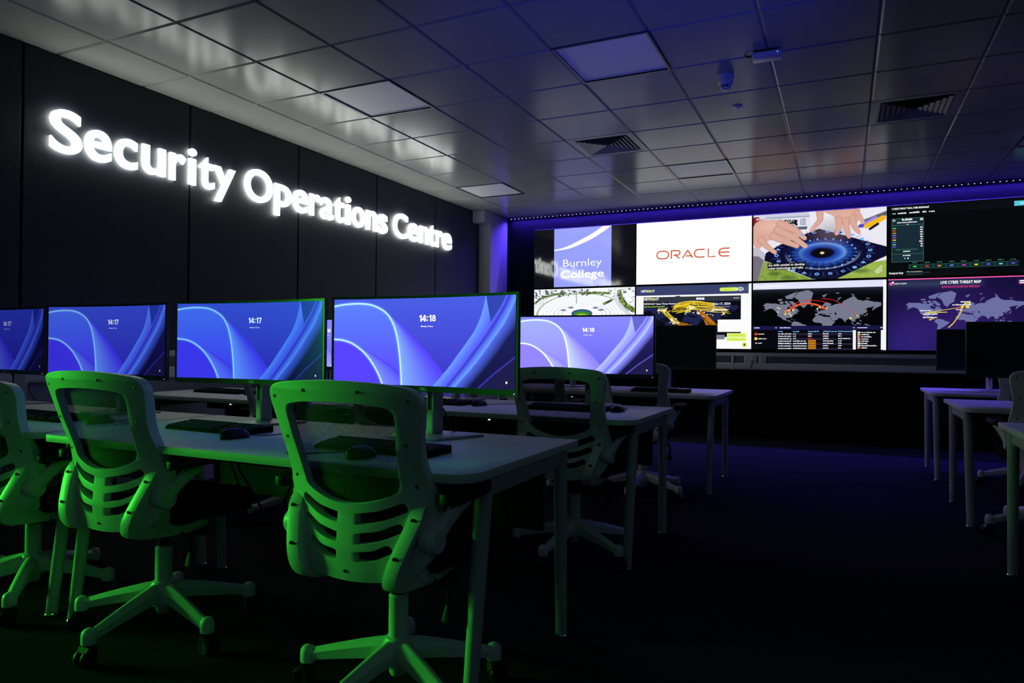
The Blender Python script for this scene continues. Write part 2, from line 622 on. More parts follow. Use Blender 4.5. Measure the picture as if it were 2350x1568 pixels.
def world_map(c, fu, fv, col, water, rows):
    """fu(lon), fv(mercator y) give uv; striped land"""
    m = np.zeros(c.U.shape, bool)
    for pl in LAND:
        m |= c.inside([(fu(a), fv(merc(b))) for a, b in pl])
    for pl in SEAS:
        m &= ~c.inside([(fu(a), fv(merc(b))) for a, b in pl])
    st = (np.arange(c.H) % rows) == 0
    s = np.where(st[:, None], 0.38, 1.0) * np.ones((1, c.W))
    c.a = np.where(m[..., None], np.asarray(col)[None, None] * s[..., None], c.a)


def scribble(c, u0, u1, v, h, col, n=None, seed=0):
    """a run of small unreadable lettering"""
    r = random.Random(seed * 7 + int(u0 * 1000) + int(v * 10000))
    u = u0
    while u < u1 - 0.002:
        wd = min(u1 - u, r.uniform(0.004, 0.010))
        hh = h * r.choice((0.7, 0.72, 1.0, 0.75))
        c.o_rect(u, v - hh, u + wd * 0.85, v, col)
        u += wd + (0.004 if r.random() < 0.12 else 0.0006)


# -------------------------------------------------- picture of the monitors' lock screen
def ribbon_picture(clock):
    c = Canvas(400, 172)
    U, V = c.U, c.V
    top = lin((78, 120, 232))
    low = lin((76, 62, 240))
    deep = lin((52, 40, 178))
    mid = lin((62, 84, 205))
    # broad background: light at the upper left, deeper towards lower middle
    t = np.clip(V, 0, 1)[..., None]
    bgm = mid * (1 - t) + deep * t
    c.a = bgm + np.zeros_like(c.a)
    c1 = cat([(-0.02, 0.095), (0.0, 0.082), (0.06, 0.060), (0.135, 0.052), (0.20, 0.068), (0.25, 0.112), (0.29, 0.175), (0.318, 0.26), (0.338, 0.37), (0.352, 0.50), (0.362, 0.64), (0.370, 0.82), (0.375, 1.02)], False, 6)
    r1 = cat([(0.25, 0.112), (0.30, 0.185), (0.36, 0.28), (0.42, 0.40), (0.48, 0.53), (0.54, 0.67), (0.60, 0.83), (0.655, 1.02)], False, 6)
    c2 = cat([(-0.02, 0.47), (0.0, 0.475), (0.05, 0.487), (0.10, 0.525), (0.15, 0.60), (0.19, 0.69), (0.225, 0.80), (0.25, 0.90), (0.272, 1.02)], False, 6)
    r2 = cat([(0.11, 0.535), (0.17, 0.595), (0.23, 0.665), (0.29, 0.745), (0.34, 0.82), (0.40, 0.93), (0.44, 1.02)], False, 6)
    # inside of the large arch
    arch = c.inside(c1 + [(0.375, 1.1), (-0.1, 1.1), (-0.1, 0.09)])
    g = np.clip(V * 1.05 + 0.1 * U, 0, 1)[..., None]
    c.blend(arch.astype(float), top * (1 - g) + low * g)
    # petal right of the arch
    pet = c.inside(c1[24:] + [(0.375, 1.1), (0.68, 1.1)] + r1[::-1])
    x0 = np.interp(V, [p[1] for p in c1[18:]], [p[0] for p in c1[18:]])
    x1 = np.interp(V, [p[1] for p in r1], [p[0] for p in r1])
    k = np.clip((U - x0) / np.maximum(x1 - x0, 1e-3), 0, 1)[..., None]
    lite = lin((112, 160, 250))
    c.blend(pet.astype(float), lite * (1 - k) ** 1.6 + low * 0.9 * (1 - (1 - k) ** 1.6))
    # small arch and its petal
    a2 = c.inside(c2 + [(0.272, 1.1), (-0.1, 1.1), (-0.1, 0.47)])
    c.blend(a2.astype(float), low * 0.92 + 0.0 * c.a)
    p2 = c.inside(c2[18:] + [(0.27, 1.1), (0.46, 1.1)] + r2[::-1])
    p2 &= arch
    x0 = np.interp(V, [p[1] for p in c2[6:]], [p[0] for p in c2[6:]])
    x1 = np.interp(V, [p[1] for p in r2], [p[0] for p in r2])
    k = np.clip((U - x0) / np.maximum(x1 - x0, 1e-3), 0, 1)[..., None]
    c.blend(p2.astype(float), lin((104, 128, 252)) * (1 - k) + low * 0.8 * k)
    # glowing rims
    hi = lin((168, 232, 255))
    for pts in (c1, c2):
        d = c.dist(pts)
        c.blend(0.45 * np.exp(-(d / 0.018) ** 2), lin((130, 190, 255)))
        c.blend(np.clip((0.011 - d) / 0.006, 0, 1), hi)
    # ribbons on the right
    la = cat([(0.838, -0.02), (0.832, 0.06), (0.815, 0.20), (0.785, 0.35), (0.74, 0.49), (0.69, 0.63), (0.63, 0.80), (0.54, 1.02)], False, 6)
    lb = cat([(0.955, -0.02), (0.92, 0.12), (0.875, 0.26), (0.825, 0.42), (0.765, 0.58), (0.70, 0.76), (0.60, 1.02)], False, 6)
    lc = cat([(1.02, -0.06), (0.985, 0.12), (0.94, 0.30), (0.88, 0.47), (0.82, 0.64), (0.75, 0.82), (0.665, 1.02)], False, 6)
    ld = cat([(1.02, 0.62), (0.96, 0.72), (0.88, 0.85), (0.79, 1.02)], False, 6)
    wedge = c.inside([(0.838, -0.05), (0.97, -0.05)] + lb[4:18] + [(0.868, 0.30)])
    c.blend(wedge.astype(float), lin((40, 62, 160)))
    ra = c.inside(la + [(0.60, 1.1)] + lb[::-1][:len(lb) - 11] + [(0.868, 0.30)])
    xa = np.interp(V, [p[1] for p in la], [p[0] for p in la])
    xb = np.interp(V, [p[1] for p in lb], [p[0] for p in lb])
    k = np.clip((U - xa) / np.maximum(xb - xa, 1e-3), 0, 1)[..., None]
    c.blend(ra.astype(float), lin((92, 142, 240)) * (1 - k) + lin((74, 90, 232)) * k)
    rb = c.inside(lb + [(0.665, 1.1)] + lc[::-1])
    xc = np.interp(V, [p[1] for p in lc], [p[0] for p in lc])
    k = np.clip((U - xb) / np.maximum(xc - xb, 1e-3), 0, 1)[..., None]
    c.blend(rb.astype(float), np.where(k < 0.3, lin((84, 104, 236)) * (1 - k / 0.3) + lin((50, 46, 190)) * (k / 0.3), lin((50, 46, 190)) * (1 - (k - 0.3) / 0.7) + lin((96, 150, 246)) * ((k - 0.3) / 0.7)))
    dk = c.inside(lc + [(0.665, 1.1), (1.1, 1.1), (1.1, -0.06)])
    e = np.clip((U - xc) / 0.13, 0, 1)[..., None]
    navy = lin((26, 24, 88)) * (1 - 0.55 * np.clip((V - 0.2) / 0.8, 0, 1)[..., None])
    c.blend(dk.astype(float), lin((70, 96, 215)) * np.clip(1 - e * 1.7, 0, 1) + navy * np.clip(e * 1.7, 0, 1))
    dd = c.inside(ld + [(0.79, 1.1), (1.1, 1.1)])
    c.blend(dd.astype(float), lin((24, 20, 66)))
    d = c.dist(ld)
    c.blend(np.clip((0.012 - d) / 0.008, 0, 1) * 0.6, lin((58, 62, 190)))
    # clock, date, network mark
    white = (255, 255, 255)
    v1, ht, st, kk = 0.268, 0.074, 0.0165, 1.24

    def K(pts):
        return [(0.515 + (q[0] - 0.5105) * kk, v1 - q[1]) for q in pts]

    def ring(cu, cv, ru, rv):
        return [(cu + ru * math.cos(a), cv + rv * math.sin(a)) for a in np.linspace(0, math.tau, 17)]
    for ch, u0 in zip(clock, (0.4755, 0.4880, 0.5105, 0.5195, 0.5330)):
        if ch == '1':
            c.o_line(K([(u0 + 0.008, 0), (u0 + 0.008, ht)]), st, white)
            c.o_line(K([(u0 + 0.0005, ht - 0.020), (u0 + 0.0085, ht - 0.006)]), st * 0.75, white)
        elif ch == '4':
            c.o_line(K([(u0 + 0.0125, 0), (u0 + 0.0125, ht)]), st, white)
            c.o_line(K([(u0 + 0.0120, ht - 0.002), (u0 + 0.0010, 0.021)]), st * 0.75, white)
            c.o_line(K([(u0 - 0.001, 0.0205), (u0 + 0.0185, 0.0205)]), st * 0.75, white)
        elif ch == ':':
            for q in (0.014, 0.050):
                c.o_ell(0.515 + (u0 + 0.001 - 0.5105) * kk, v1 - q, 0.0040, 0.0092, white, 10)
        elif ch == '7':
            c.o_line(K([(u0, ht - st / 2), (u0 + 0.0165, ht - st / 2)]), st * 0.9, white)
            c.o_line(K([(u0 + 0.0145, ht - 0.006), (u0 + 0.0055, 0)]), st * 0.9, white)
        elif ch == '8':
            c.o_line(K(ring(u0 + 0.0085, ht - 0.0185, 0.0052, 0.0125)), st * 0.75, white)
            c.o_line(K(ring(u0 + 0.0085, 0.0215, 0.0062, 0.0145)), st * 0.75, white)
    c.o_text('Monday 17 June', 0.515, 0.330, 0.016, white, offset=0.01, align='c', width=0.066)
    c.o_rect(0.950, 0.915, 0.959, 0.938, (235, 240, 225))
    return c


# -------------------------------------------------- pictures of the video wall
def pic_college():
    c = Canvas(320, 180, lin((9, 10, 17)))
    u0, u1 = 0.205, 0.775
    c.a[:] = lin((10, 11, 19))
    q = lin((158, 166, 255))
    c.o_rect(u0, 0.0, u1, 1.0, (155, 164, 254))
    sw_t = cat([(u0, 0.355), (0.28, 0.335), (0.37, 0.285), (0.47, 0.21), (0.58, 0.12), (0.69, 0.0)], False, 8)
    sw_b = cat([(0.775, 0.0), (0.69, 0.10), (0.58, 0.205), (0.46, 0.29), (0.35, 0.35), (u0, 0.378)], False, 8)
    n = min(len(sw_t), len(sw_b))
    A, B = np.array(sw_t), np.array(sw_b)[::-1]
    V = np.concatenate([A[:n], B[:n]])
    c.over.append((V, [(i, i + 1, n + i + 1, n + i) for i in range(n - 1)], lin((255, 255, 255))))
    c.o_text('Burnley', 0.490, 0.655, 0.125, (255, 255, 255), offset=0.0, width=0.385, align='c')
    c.o_text('College', 0.490, 0.845, 0.125, (255, 255, 255), offset=0.022, width=0.43, align='c')
    return c


def pic_white():
    c = Canvas(160, 90)
    c.a[:] = lin((255, 255, 255)) * 1.2
    O = (206, 92, 52)
    wd = 0.020
    t, b = 0.475, 0.595
    m = (t + b) / 2
    asp = 16 / 9

    def arc(cx, cy, ru, rv, a0, a1, n=14):
        return [(cx + ru * math.cos(math.radians(a0 + (a1 - a0) * k / n)), cy - rv * math.sin(math.radians(a0 + (a1 - a0) * k / n))) for k in range(n + 1)]
    rv = (b - t) / 2
    ru = rv / asp
    x = 0.188
    # O
    p = arc(x + ru, m, ru, rv, 90, 270) + arc(x + 0.104 - ru, m, ru, rv, -90, 90)
    c.o_line(p + [p[0], p[1]], wd, O)
    # R
    c.o_line([(0.318, b + 0.008), (0.318, t)] , wd, O)
    c.o_line([(0.312, t), (0.372, t)] + arc(0.374, t + 0.035, 0.02, 0.035, 90, -90) + [(0.335, t + 0.07)], wd, O)
    c.o_line([(0.350, t + 0.07), (0.392, b + 0.006)], wd, O)
    # A
    c.o_line([(0.416, b + 0.006), (0.462, t)], wd, O)
    c.o_line([(0.462, t), (0.506, b + 0.006)], wd, O)
    c.o_line([(0.446, b - 0.028), (0.492, b - 0.028)], wd, O)
    # C
    c.o_line([(0.610, t)] + arc(0.520 + ru, m, ru, rv, 90, 270) + [(0.608, b)], wd, O)
    # L
    c.o_line([(0.640, t - 0.008), (0.640, b), (0.700, b)], wd, O)
    # E
    c.o_line([(0.820, t)] + arc(0.730 + ru, m, ru, rv, 90, 270) + [(0.816, b)], wd, O)
    c.o_line([(0.736, m), (0.818, m)], wd, O)
    return c


def pic_hands():
    c = Canvas(360, 202, lin((238, 236, 246)))
    f = quadmap((75, 155), (2245, 35), (2232, 1190), (75, 1240))
    P = lambda pts: [f(x, y) for x, y in pts]
    U, V = c.U, c.V
    # table top, darker at the upper left
    c.blend(np.clip(0.5 - U * 1.1, 0, 1) * np.clip(0.6 - V, 0, 1) * 1.2, lin((170, 175, 200)))
    # plastic box with a label
    c.poly(P([(250, 150), (990, 110), (1000, 340), (560, 380)]), lin((205, 210, 228)))
    c.poly(P([(540, 210), (1000, 190), (990, 345), (600, 350)]), lin((228, 230, 244)))
    c.poly(P([(620, 350), (960, 345), (950, 395), (700, 400)]), lin((96, 96, 112)))
    c.line(P([(260, 205), (990, 175)]), 0.014, lin((150, 155, 175)))
    c.poly(P(cat([(580, 235), (690, 225), (800, 240), (790, 275), (800, 320), (740, 330), (640, 320), (600, 290)])), lin((24, 24, 36)))
    c.o_text('CCPT', *f(612, 280), 0.045, (235, 235, 245), offset=0.02, width=0.065, rot=0.03)
    c.ell(*f(715, 318), 0.022, 0.016, lin((225, 225, 235)))
    c.ell(*f(715, 322), 0.014, 0.010, lin((24, 24, 36)))
    for k in range(4):
        c.line(P([(875, 225 + 28 * k), (930, 222 + 28 * k)]), 0.012, lin((110, 110, 140)))
    c.line(P([(850, 225), (855, 320)]), 0.01, lin((110, 110, 140)))
    # red corner and sleeve
    c.poly(P([(60, 190), (150, 180), (260, 240), (90, 340), (60, 340)]), lin((150, 22, 36)))
    # green printed board under the disc board
    c.poly(P([(250, 900), (500, 1010), (1060, 1215), (60, 1260), (60, 1000)]), lin((120, 150, 50)))
    c.poly(P([(1400, 1220), (1900, 960), (2240, 910), (2240, 1200)]), lin((150, 180, 70)))
    nz = rng.rand(26, 46)
    nn = np.kron(nz, np.ones((8, 8)))[:202, :360]
    gm = c.inside(P([(250, 900), (500, 1010), (1060, 1215), (60, 1260), (60, 1000)])) | c.inside(P([(1400, 1220), (1900, 960), (2240, 910), (2240, 1200)]))
    c.blend(gm * nn * 0.35, lin((190, 205, 110)))
    for x, y, r in ((430, 1120, 0.05), (1830, 1085, 0.06), (640, 1190, 0.05)):
        c.ell(*f(x, y), r, 0.03, lin((60, 100, 40)), 0.5, 0.7)
    for k in range(4):
        c.o_line(P([(2050 + 10 * k, 1090 + 14 * k), (2170, 990 + 30 * k)]), 0.010, (220, 230, 190))
    # dark square board
    board = [(1150, 385), (2240, 690), (2240, 840), (1400, 1230), (1060, 1215), (620, 1040), (250, 900), (280, 780), (500, 650), (900, 480)]
    c.poly(P(board), lin((12, 12, 44)))
    bm_ = c.inside(P(board))
    cx, cy = f(1200, 785)
    q = np.hypot((U - cx) / 0.27, (V - cy) / 0.23)
    c.blend(bm_ * np.clip(1.15 - q, 0, 1), lin((22, 44, 130)))
    # rings of the disc
    for r, wd, col, a in ((1.02, 0.03, (150, 160, 200), .75), (0.56, 0.10, (90, 150, 245), .95), (0.50, 0.2, (40, 80, 190), .55), (0.62, 0.05, (150, 205, 255), .5), (0.76, 0.02, (40, 70, 170), .6)):
        side = 0.55 + 0.45 * (np.sin(np.arctan2(V - cy, U - cx) + 2.6))
        if r in (1.02,):
            side = np.clip((V - cy) * 6 + 0.1, 0, 1)
        elif r not in (0.56, 0.62):
            side = 1
        c.blend(bm_ * a * side * np.exp(-((q - r) / wd) ** 2), lin(col))
    ang = np.arctan2((V - cy) / 0.23, (U - cx) / 0.27)
    ray = (0.5 + 0.5 * np.sin(ang * 57)) * (0.5 + 0.5 * np.sin(ang * 23 + 1))
    c.blend(bm_ * ((q > 0.5) & (q < 0.86)) * ray * 0.5, lin((60, 120, 235)))
    c.blend(bm_ * np.clip((0.36 - q) / 0.06, 0, 1), lin((12, 8, 20)))
    c.ell(cx, cy, 0.016, 0.018, lin((240, 220, 130)))
    for k, ch in enumerate('ABCDEFGHIJKLMNOPQRSTUVWXYZ'):
        th = math.radians(-112 + k * 360 / 26)
        uu, vv = cx + 0.243 * math.cos(th), cy + 0.205 * math.sin(th)
        if 192 < (-112 + k * 360 / 26 + 360) % 360 < 246:
            continue
        c.o_text(ch, uu, vv + 0.014, 0.028, (140, 190, 255), offset=0.03, align='c', rot=-(th + math.pi / 2) * 0.9)
    for k in range(22):
        th = math.radians(-100 + k * 360 / 22)
        uu, vv = cx + 0.35 * math.cos(th), cy + 0.31 * math.sin(th)
        if not (0 < uu < 1 and vv < 1):
            continue
        if 195 < (-100 + k * 360 / 22 + 360) % 360 < 238:
            continue
        kind = k % 5
        col = (120, 180, 255)
        if kind == 0:
            c.o_line([(uu - 0.016, vv), (uu, vv - 0.016), (uu + 0.016, vv), (uu, vv + 0.016), (uu - 0.016, vv)], 0.010, col)
        elif kind == 1:
            for j in (-1, 0, 1):
                c.o_line([(uu + 0.011 * j, vv - 0.018), (uu + 0.011 * j, vv + 0.018)], 0.012, col)
        elif kind == 2:
            c.o_ell(uu, vv, 0.018, 0.022, col, 8)
            c.o_ell(uu, vv, 0.009, 0.011, (16, 24, 80), 8)
        elif kind == 3:
            c.o_line([(uu - 0.018, vv + 0.012), (uu, vv - 0.014), (uu + 0.018, vv + 0.012)], 0.014, col)
            c.o_line([(uu, vv - 0.014), (uu, vv + 0.022)], 0.012, col)
        else:
            c.o_poly([(uu - 0.018, vv - 0.012), (uu + 0.012, vv - 0.02), (uu + 0.02, vv + 0.01), (uu - 0.006, vv + 0.022)], col)
        th2 = th + math.radians(360 / 44)
        c.line([(cx + 0.325 * math.cos(th2), cy + 0.285 * math.sin(th2)), (cx + 0.385 * math.cos(th2), cy + 0.345 * math.sin(th2))], 0.008, lin((70, 80, 170)), amt=.8)
    # pen
    c.line(P([(2240, 150), (1880, 290)]), 0.075, lin((96, 98, 112)))
    c.line(P([(2240, 195), (2110, 300)]), 0.03, lin((205, 205, 215)))
    c.line(P([(2060, 225), (1850, 345)]), 0.062, lin((150, 132, 235)))
    c.line(P([(1860, 335), (1815, 350)]), 0.05, lin((90, 70, 200)))
    c.line(P([(2185, 220), (1920, 350)]), 0.070, lin((245, 188, 22)))
    c.line(P([(2100, 318), (1975, 400)]), 0.036, lin((14, 14, 22)))
    # skin: tapered strokes with a shaded edge
    sk, sd = lin((222, 172, 156)), lin((176, 118, 104))

    def limb(pts, w0, w1, tip=True):
        pts = P(pts)
        n = 10
        L = []
        for a, b in zip(pts, pts[1:]):
            for k in range(n):
                L.append((a[0] + (b[0] - a[0]) * k / n, a[1] + (b[1] - a[1]) * k / n))
        L.append(pts[-1])
        dm = np.full(U.shape, 9.0)
        for i, (x, y) in enumerate(L):
            r = (w0 + (w1 - w0) * i / (len(L) - 1)) / 2
            dm = np.minimum(dm, np.hypot((U - x) * c.asp, V - y) / r)
        c.blend(np.clip((1.08 - dm) / 0.12, 0, 1), sk)
        sh = np.clip((dm - 0.55) / 0.45, 0, 1) * (dm < 1.04)
        c.blend(sh * 0.42, sd)
        if tip:
            x, y = L[-1]
            c.ell(x, y, 0.012, 0.022, lin((240, 170, 160)), 0.4, 0.7)

    def blob(pts, col, a=1.0):
        c.poly(P(cat(pts)), col)
    # shadow of the right hand and far hands
    c.blend(np.clip(1.2 - np.hypot((U - 0.60) / 0.16, (V - 0.32) / 0.22), 0, 1) * 0.45, lin((120, 100, 110)))
    limb([(1160, 110), (1170, 240), (1030, 410)], 0.10, 0.055)
    blob([(1230, 110), (1310, 90), (1780, 60), (1800, 160), (1760, 300), (1560, 330), (1420, 260), (1380, 180)], sk)
    c.blend(np.clip(1 - np.hypot((U - f(1560, 200)[0]) / 0.12, (V - f(1560, 200)[1]) / 0.10), 0, 1) * 0.5, lin((240, 195, 175)))
    limb([(1470, 230), (1470, 380), (1435, 470)], 0.10, 0.052)
    limb([(1580, 250), (1600, 400), (1635, 520)], 0.095, 0.055)
    limb([(1690, 210), (1720, 350), (1790, 450)], 0.09, 0.055)
    limb([(1760, 120), (1820, 210), (1860, 290)], 0.07, 0.05)
    # left hand with sleeve
    blob([(80, 340), (160, 250), (330, 230), (480, 250), (640, 320), (760, 380), (720, 470), (560, 560), (400, 560), (280, 600), (180, 700), (90, 660), (60, 500)], sk)
    c.blend(np.clip(1 - np.hypot((U - f(380, 330)[0]) / 0.16, (V - f(380, 330)[1]) / 0.13), 0, 1) * 0.6, lin((244, 200, 180)))
    c.line(P([(440, 440), (640, 560)]), 0.02, lin((180, 120, 104)), 0.02, 0.6)
    c.line(P([(560, 350), (800, 480)]), 0.02, lin((180, 120, 104)), 0.02, 0.6)
    limb([(520, 300), (760, 400), (915, 540)], 0.125, 0.060)
    limb([(470, 400), (740, 530), (925, 670)], 0.120, 0.066)
    limb([(400, 500), (600, 590), (790, 670)], 0.115, 0.062)
    limb([(200, 560), (300, 670), (430, 770)], 0.105, 0.056)
    c.poly(P([(60, 690), (150, 690), (270, 790), (260, 900), (150, 1240), (60, 1250)]), lin((196, 192, 206)))
    c.poly(P([(60, 830), (160, 830), (250, 900), (150, 1245), (60, 1250)]), lin((120, 112, 128)))
    # caption and channel mark
    c.o_poly(P([(310, 955), (940, 935), (938, 1000), (910, 1045), (318, 1062)]), (8, 8, 10))
    c.o_text('the skills needed to develop', *f(324, 1000), 0.034, (255, 255, 255), offset=0.012, width=0.283, rot=0.0)
    c.o_text('cyber-technology and take', *f(324, 1052), 0.034, (255, 255, 255), offset=0.012, width=0.270)
    for k in range(3):
        x, y = f(122 + 45 * k, 205)
        c.o_rect(x, y, x + 0.017, y + 0.028, (240, 225, 230))
        c.o_rect(x + 0.005, y + 0.009, x + 0.012, y + 0.02, (150, 110, 130))
    return c


def pic_feed():
    c = Canvas(320, 180, lin((6, 8, 9)))
    f = quadmap((38, 100), (1640, 4), (1640, 812), (38, 850))
    teal = lin((58, 110, 98))
    c.rect(0, 0, 1, 0.13, lin((9, 12, 14)))
    c.o_text('CYBERTHREAT REAL-TIME MAP', *f(72, 140), 0.026, (255, 255, 255), offset=0.018, width=0.215)
    scribble(c, 0.236, 0.275, f(440, 118)[1], 0.026, (255, 255, 255))
    x, y = f(78, 186)
    c.o_rect(x, y - 0.012, x + 0.024, y, (120, 235, 180))
    for a, b in ((135, 230), (252, 365), (388, 435), (456, 520)):
        u, v = f(a, 184 - 0.06 * (a - 135))
        scribble(c, u, u + (b - a) / 1602, v, 0.022, (250, 252, 255), seed=a)
    u0, v0 = f(74, 236)
    u1, v1 = f(400, 684)
    c.o_rect(u0, v0, u1, v1, (24, 44, 54))
    for v in (v0, v0 + 0.095, v1 - 0.11, v1):
        c.o_line([(u0, v), (u1, v)], 0.005, (66, 120, 110))
    for u in (u0, u1):
        c.o_line([(u, v0), (u, v1)], 0.005, (66, 120, 110))
    c.o_ell(*f(95, 253), 0.010, 0.015, (190, 240, 230), 10)
    c.o_ell(*f(95, 253), 0.005, 0.008, (24, 44, 54), 10)
    xx, yy = f(379, 238)
    c.o_line([(xx - 0.009, yy - 0.014), (xx + 0.009, yy + 0.014)], 0.010, (255, 255, 255))
    c.o_line([(xx - 0.009, yy + 0.014), (xx + 0.009, yy - 0.014)], 0.010, (255, 255, 255))
    for a, b, y, h in ((178, 296, 254, .03), (128, 345, 282, .018), (226, 248, 297, .014), (190, 276, 586, .018), (188, 278, 630, .02), (205, 215, 660, .02), (235, 255, 660, .02)):
        u, v = f(a, y)
        scribble(c, u, u + (b - a) / 1602, v, h, (245, 255, 252), seed=y)
    u, v = f(112, 566)
    scribble(c, u, u + 0.15, v, 0.010, (70, 140, 125))
    cols = [(90, 235, 40), (235, 70, 30), (250, 150, 30), (110, 150, 255), (225, 50, 220), (240, 235, 40), (110, 90, 245), (110, 225, 240), (110, 80, 250)]
    for k, cc in enumerate(cols):
        u, v = f(84, 338 + 24.6 * k)
        c.o_rect(u, v - 0.006, u + 0.021, v + 0.007, cc)
        u, v = f(390, 322 + 25 * k)
        c.o_rect(u - (0.022 if k == 6 else 0.016 if k < 5 else 0.013), v - 0.007, u, v + 0.008, (255, 255, 255))
        x = 313 + k * 126
        yb = 742 - k * 3.4
        ua, va = f(x - 62, yb - 20)
        ub, vb = f(x + 62, yb + 20)
        vb = va + 0.055
        c.o_rect(ua, va, ub - 0.002, vb, (16, 40, 44))
        for q in (va, vb):
            c.o_line([(ua, q), (ub, q)], 0.004, (60, 110, 100))
        c.o_line([(ua, va), (ua, vb)], 0.004, (60, 110, 100))
        um = (ua + ub) / 2
        vm = (va + vb) / 2
        c.o_rect(um - 0.011, vm - 0.008, um + 0.011, vm + 0.008, cc)
        scribble(c, um - 0.018, um + 0.018, va - 0.02, 0.014, (64, 130, 112), seed=k)
    c.o_text('kaspersky', *f(48, 822), 0.030, (255, 255, 255), offset=0.012, width=0.098)
    for y in (800, 812, 830):
        u, v = f(228, y)
        scribble(c, u, u + 0.11 + 0.05 * (y == 812), v, 0.010, (190, 200, 205) if y == 800 else (60, 90, 90), seed=y)
    u, v = f(1330, 60)
    c.o_rect(u, 0.045, 1.0, 0.11, (88, 205, 222))
    scribble(c, u + 0.035, 0.98, 0.085, 0.014, (240, 255, 255))
    return c


def pic_aerial():
    c = Canvas(360, 202, lin((236, 240, 250)))
    U, V = c.U, c.V
    f = quadmap((88, 1118), (1680, 1080), (1680, 1975), (88, 2000))
    r = np.random.RandomState(5)
    # roofs and streets
    for k in range(700):
        x, y = r.rand(), r.rand()
        if 0.16 < x < 0.8 and 0.1 < y and r.rand() < 0.75:
            continue
        wd, ht = r.uniform(0.006, 0.02), r.uniform(0.006, 0.016)
        g = r.choice([40, 70, 110, 150, 190])
        c.rect(x, y, x + wd, y + ht, lin((g * 0.9, g * 0.98, g * 1.1 if g < 200 else 255)))
    # parked cars in rows around the ring
    cx, cy = 0.485, 0.46
    q = np.hypot((U - cx) / 0.44, (V - cy) / 0.36)
    ang = np.arctan2((V - cy) / 0.36, (U - cx) / 0.44)
    park = (q > 0.55) & (q < 1.0)
    c.blend(park.astype(float), lin((244, 246, 252)))
    for rr in (0.58, 0.66, 0.74, 0.82, 0.9):
        c.blend(park * np.exp(-((q - rr) / 0.012) ** 2) * (np.sin(ang * 130) > -0.2) * 0.55, lin((120, 140, 180)))
    c.blend(np.exp(-((q - 1.03) / 0.02) ** 2) * (V < 0.5) * 0.8, lin((150, 175, 90)))
    # green belts
    for pts, wd in (([(100, 1330), (200, 1250), (430, 1190), (600, 1170)], 0.045), ([(860, 1175), (1080, 1165), (1300, 1170)], 0.05), ([(1440, 1150), (1470, 1260), (1560, 1360), (1660, 1420)], 0.09), ([(770, 1180), (778, 1320)], 0.022), ([(1210, 1330), (1330, 1275)], 0.05)):
        pp = [f(*p) for p in pts]
        d = c.dist(pp)
        m = np.clip((wd / 2 - d) / 0.01, 0, 1)
        n = np.kron(r.rand(68, 120), np.ones((3, 3)))[:202, :360]
        c.blend(m * 0.9, lin((120, 150, 40)))
        c.blend(m * (n > 0.55), lin((34, 62, 40)))
        c.blend(m * (n < 0.15), lin((190, 205, 80)))
    # trees at the horizon
    for k in range(60):
        c.ell(r.uniform(0.0, 0.95), r.uniform(0.02, 0.14), r.uniform(0.006, 0.014), r.uniform(0.01, 0.022), lin((44, 80, 60)), 0.4, 0.85)
    # road
    c.line([f(1370, 1170), f(1400, 1290), f(1520, 1420), f(1640, 1540)], 0.05, lin((208, 214, 226)))
    c.line([f(1370, 1170), f(1400, 1290), f(1520, 1420), f(1640, 1540)], 0.006, lin((250, 250, 255)))
    # ring building with lawn
    x, y = f(862, 1478)
    c.ell(x, y, 0.30, 0.17, lin((246, 248, 255)), 0.03)
    for rr in (0.28, 0.24, 0.20):
        qq = np.hypot((U - x) / rr, (V - y) / (rr * 0.56))
        c.blend(np.exp(-((qq - 1) / 0.015) ** 2) * 0.7, lin((130, 150, 190)))
    for a0 in (-2.6, -0.9, -0.5, -2.1):
        aa = np.arctan2((V - y) * 1.8, U - x)
        qq = np.hypot((U - x) / 0.22, (V - y) / 0.125)
        c.blend((np.abs(aa - a0) < 0.12) * ((qq > .85) & (qq < 1.1)) * 0.8, lin((60, 80, 130)))
    c.ell(x, y, 0.104, 0.075, lin((50, 90, 150)), 0.05)
    qq = np.hypot((U - x) / 0.104, (V - y) / 0.075)
    c.blend(np.exp(-((qq - 0.93) / 0.05) ** 2), lin((40, 70, 130)))
    c.ell(x, y + 0.01, 0.085, 0.052, lin((70, 135, 40)), 0.05)
    c.ell(x, y + 0.03, 0.05, 0.03, lin((150, 205, 60)), 0.3)
    c.ell(x - 0.01, y + 0.05, 0.022, 0.02, lin((235, 240, 240)), 0.3)
    c.a = np.clip(c.a, 0, 1) * (1.0 + 0.15 * (c.a.min(-1, keepdims=True) > 0.8))
    return c


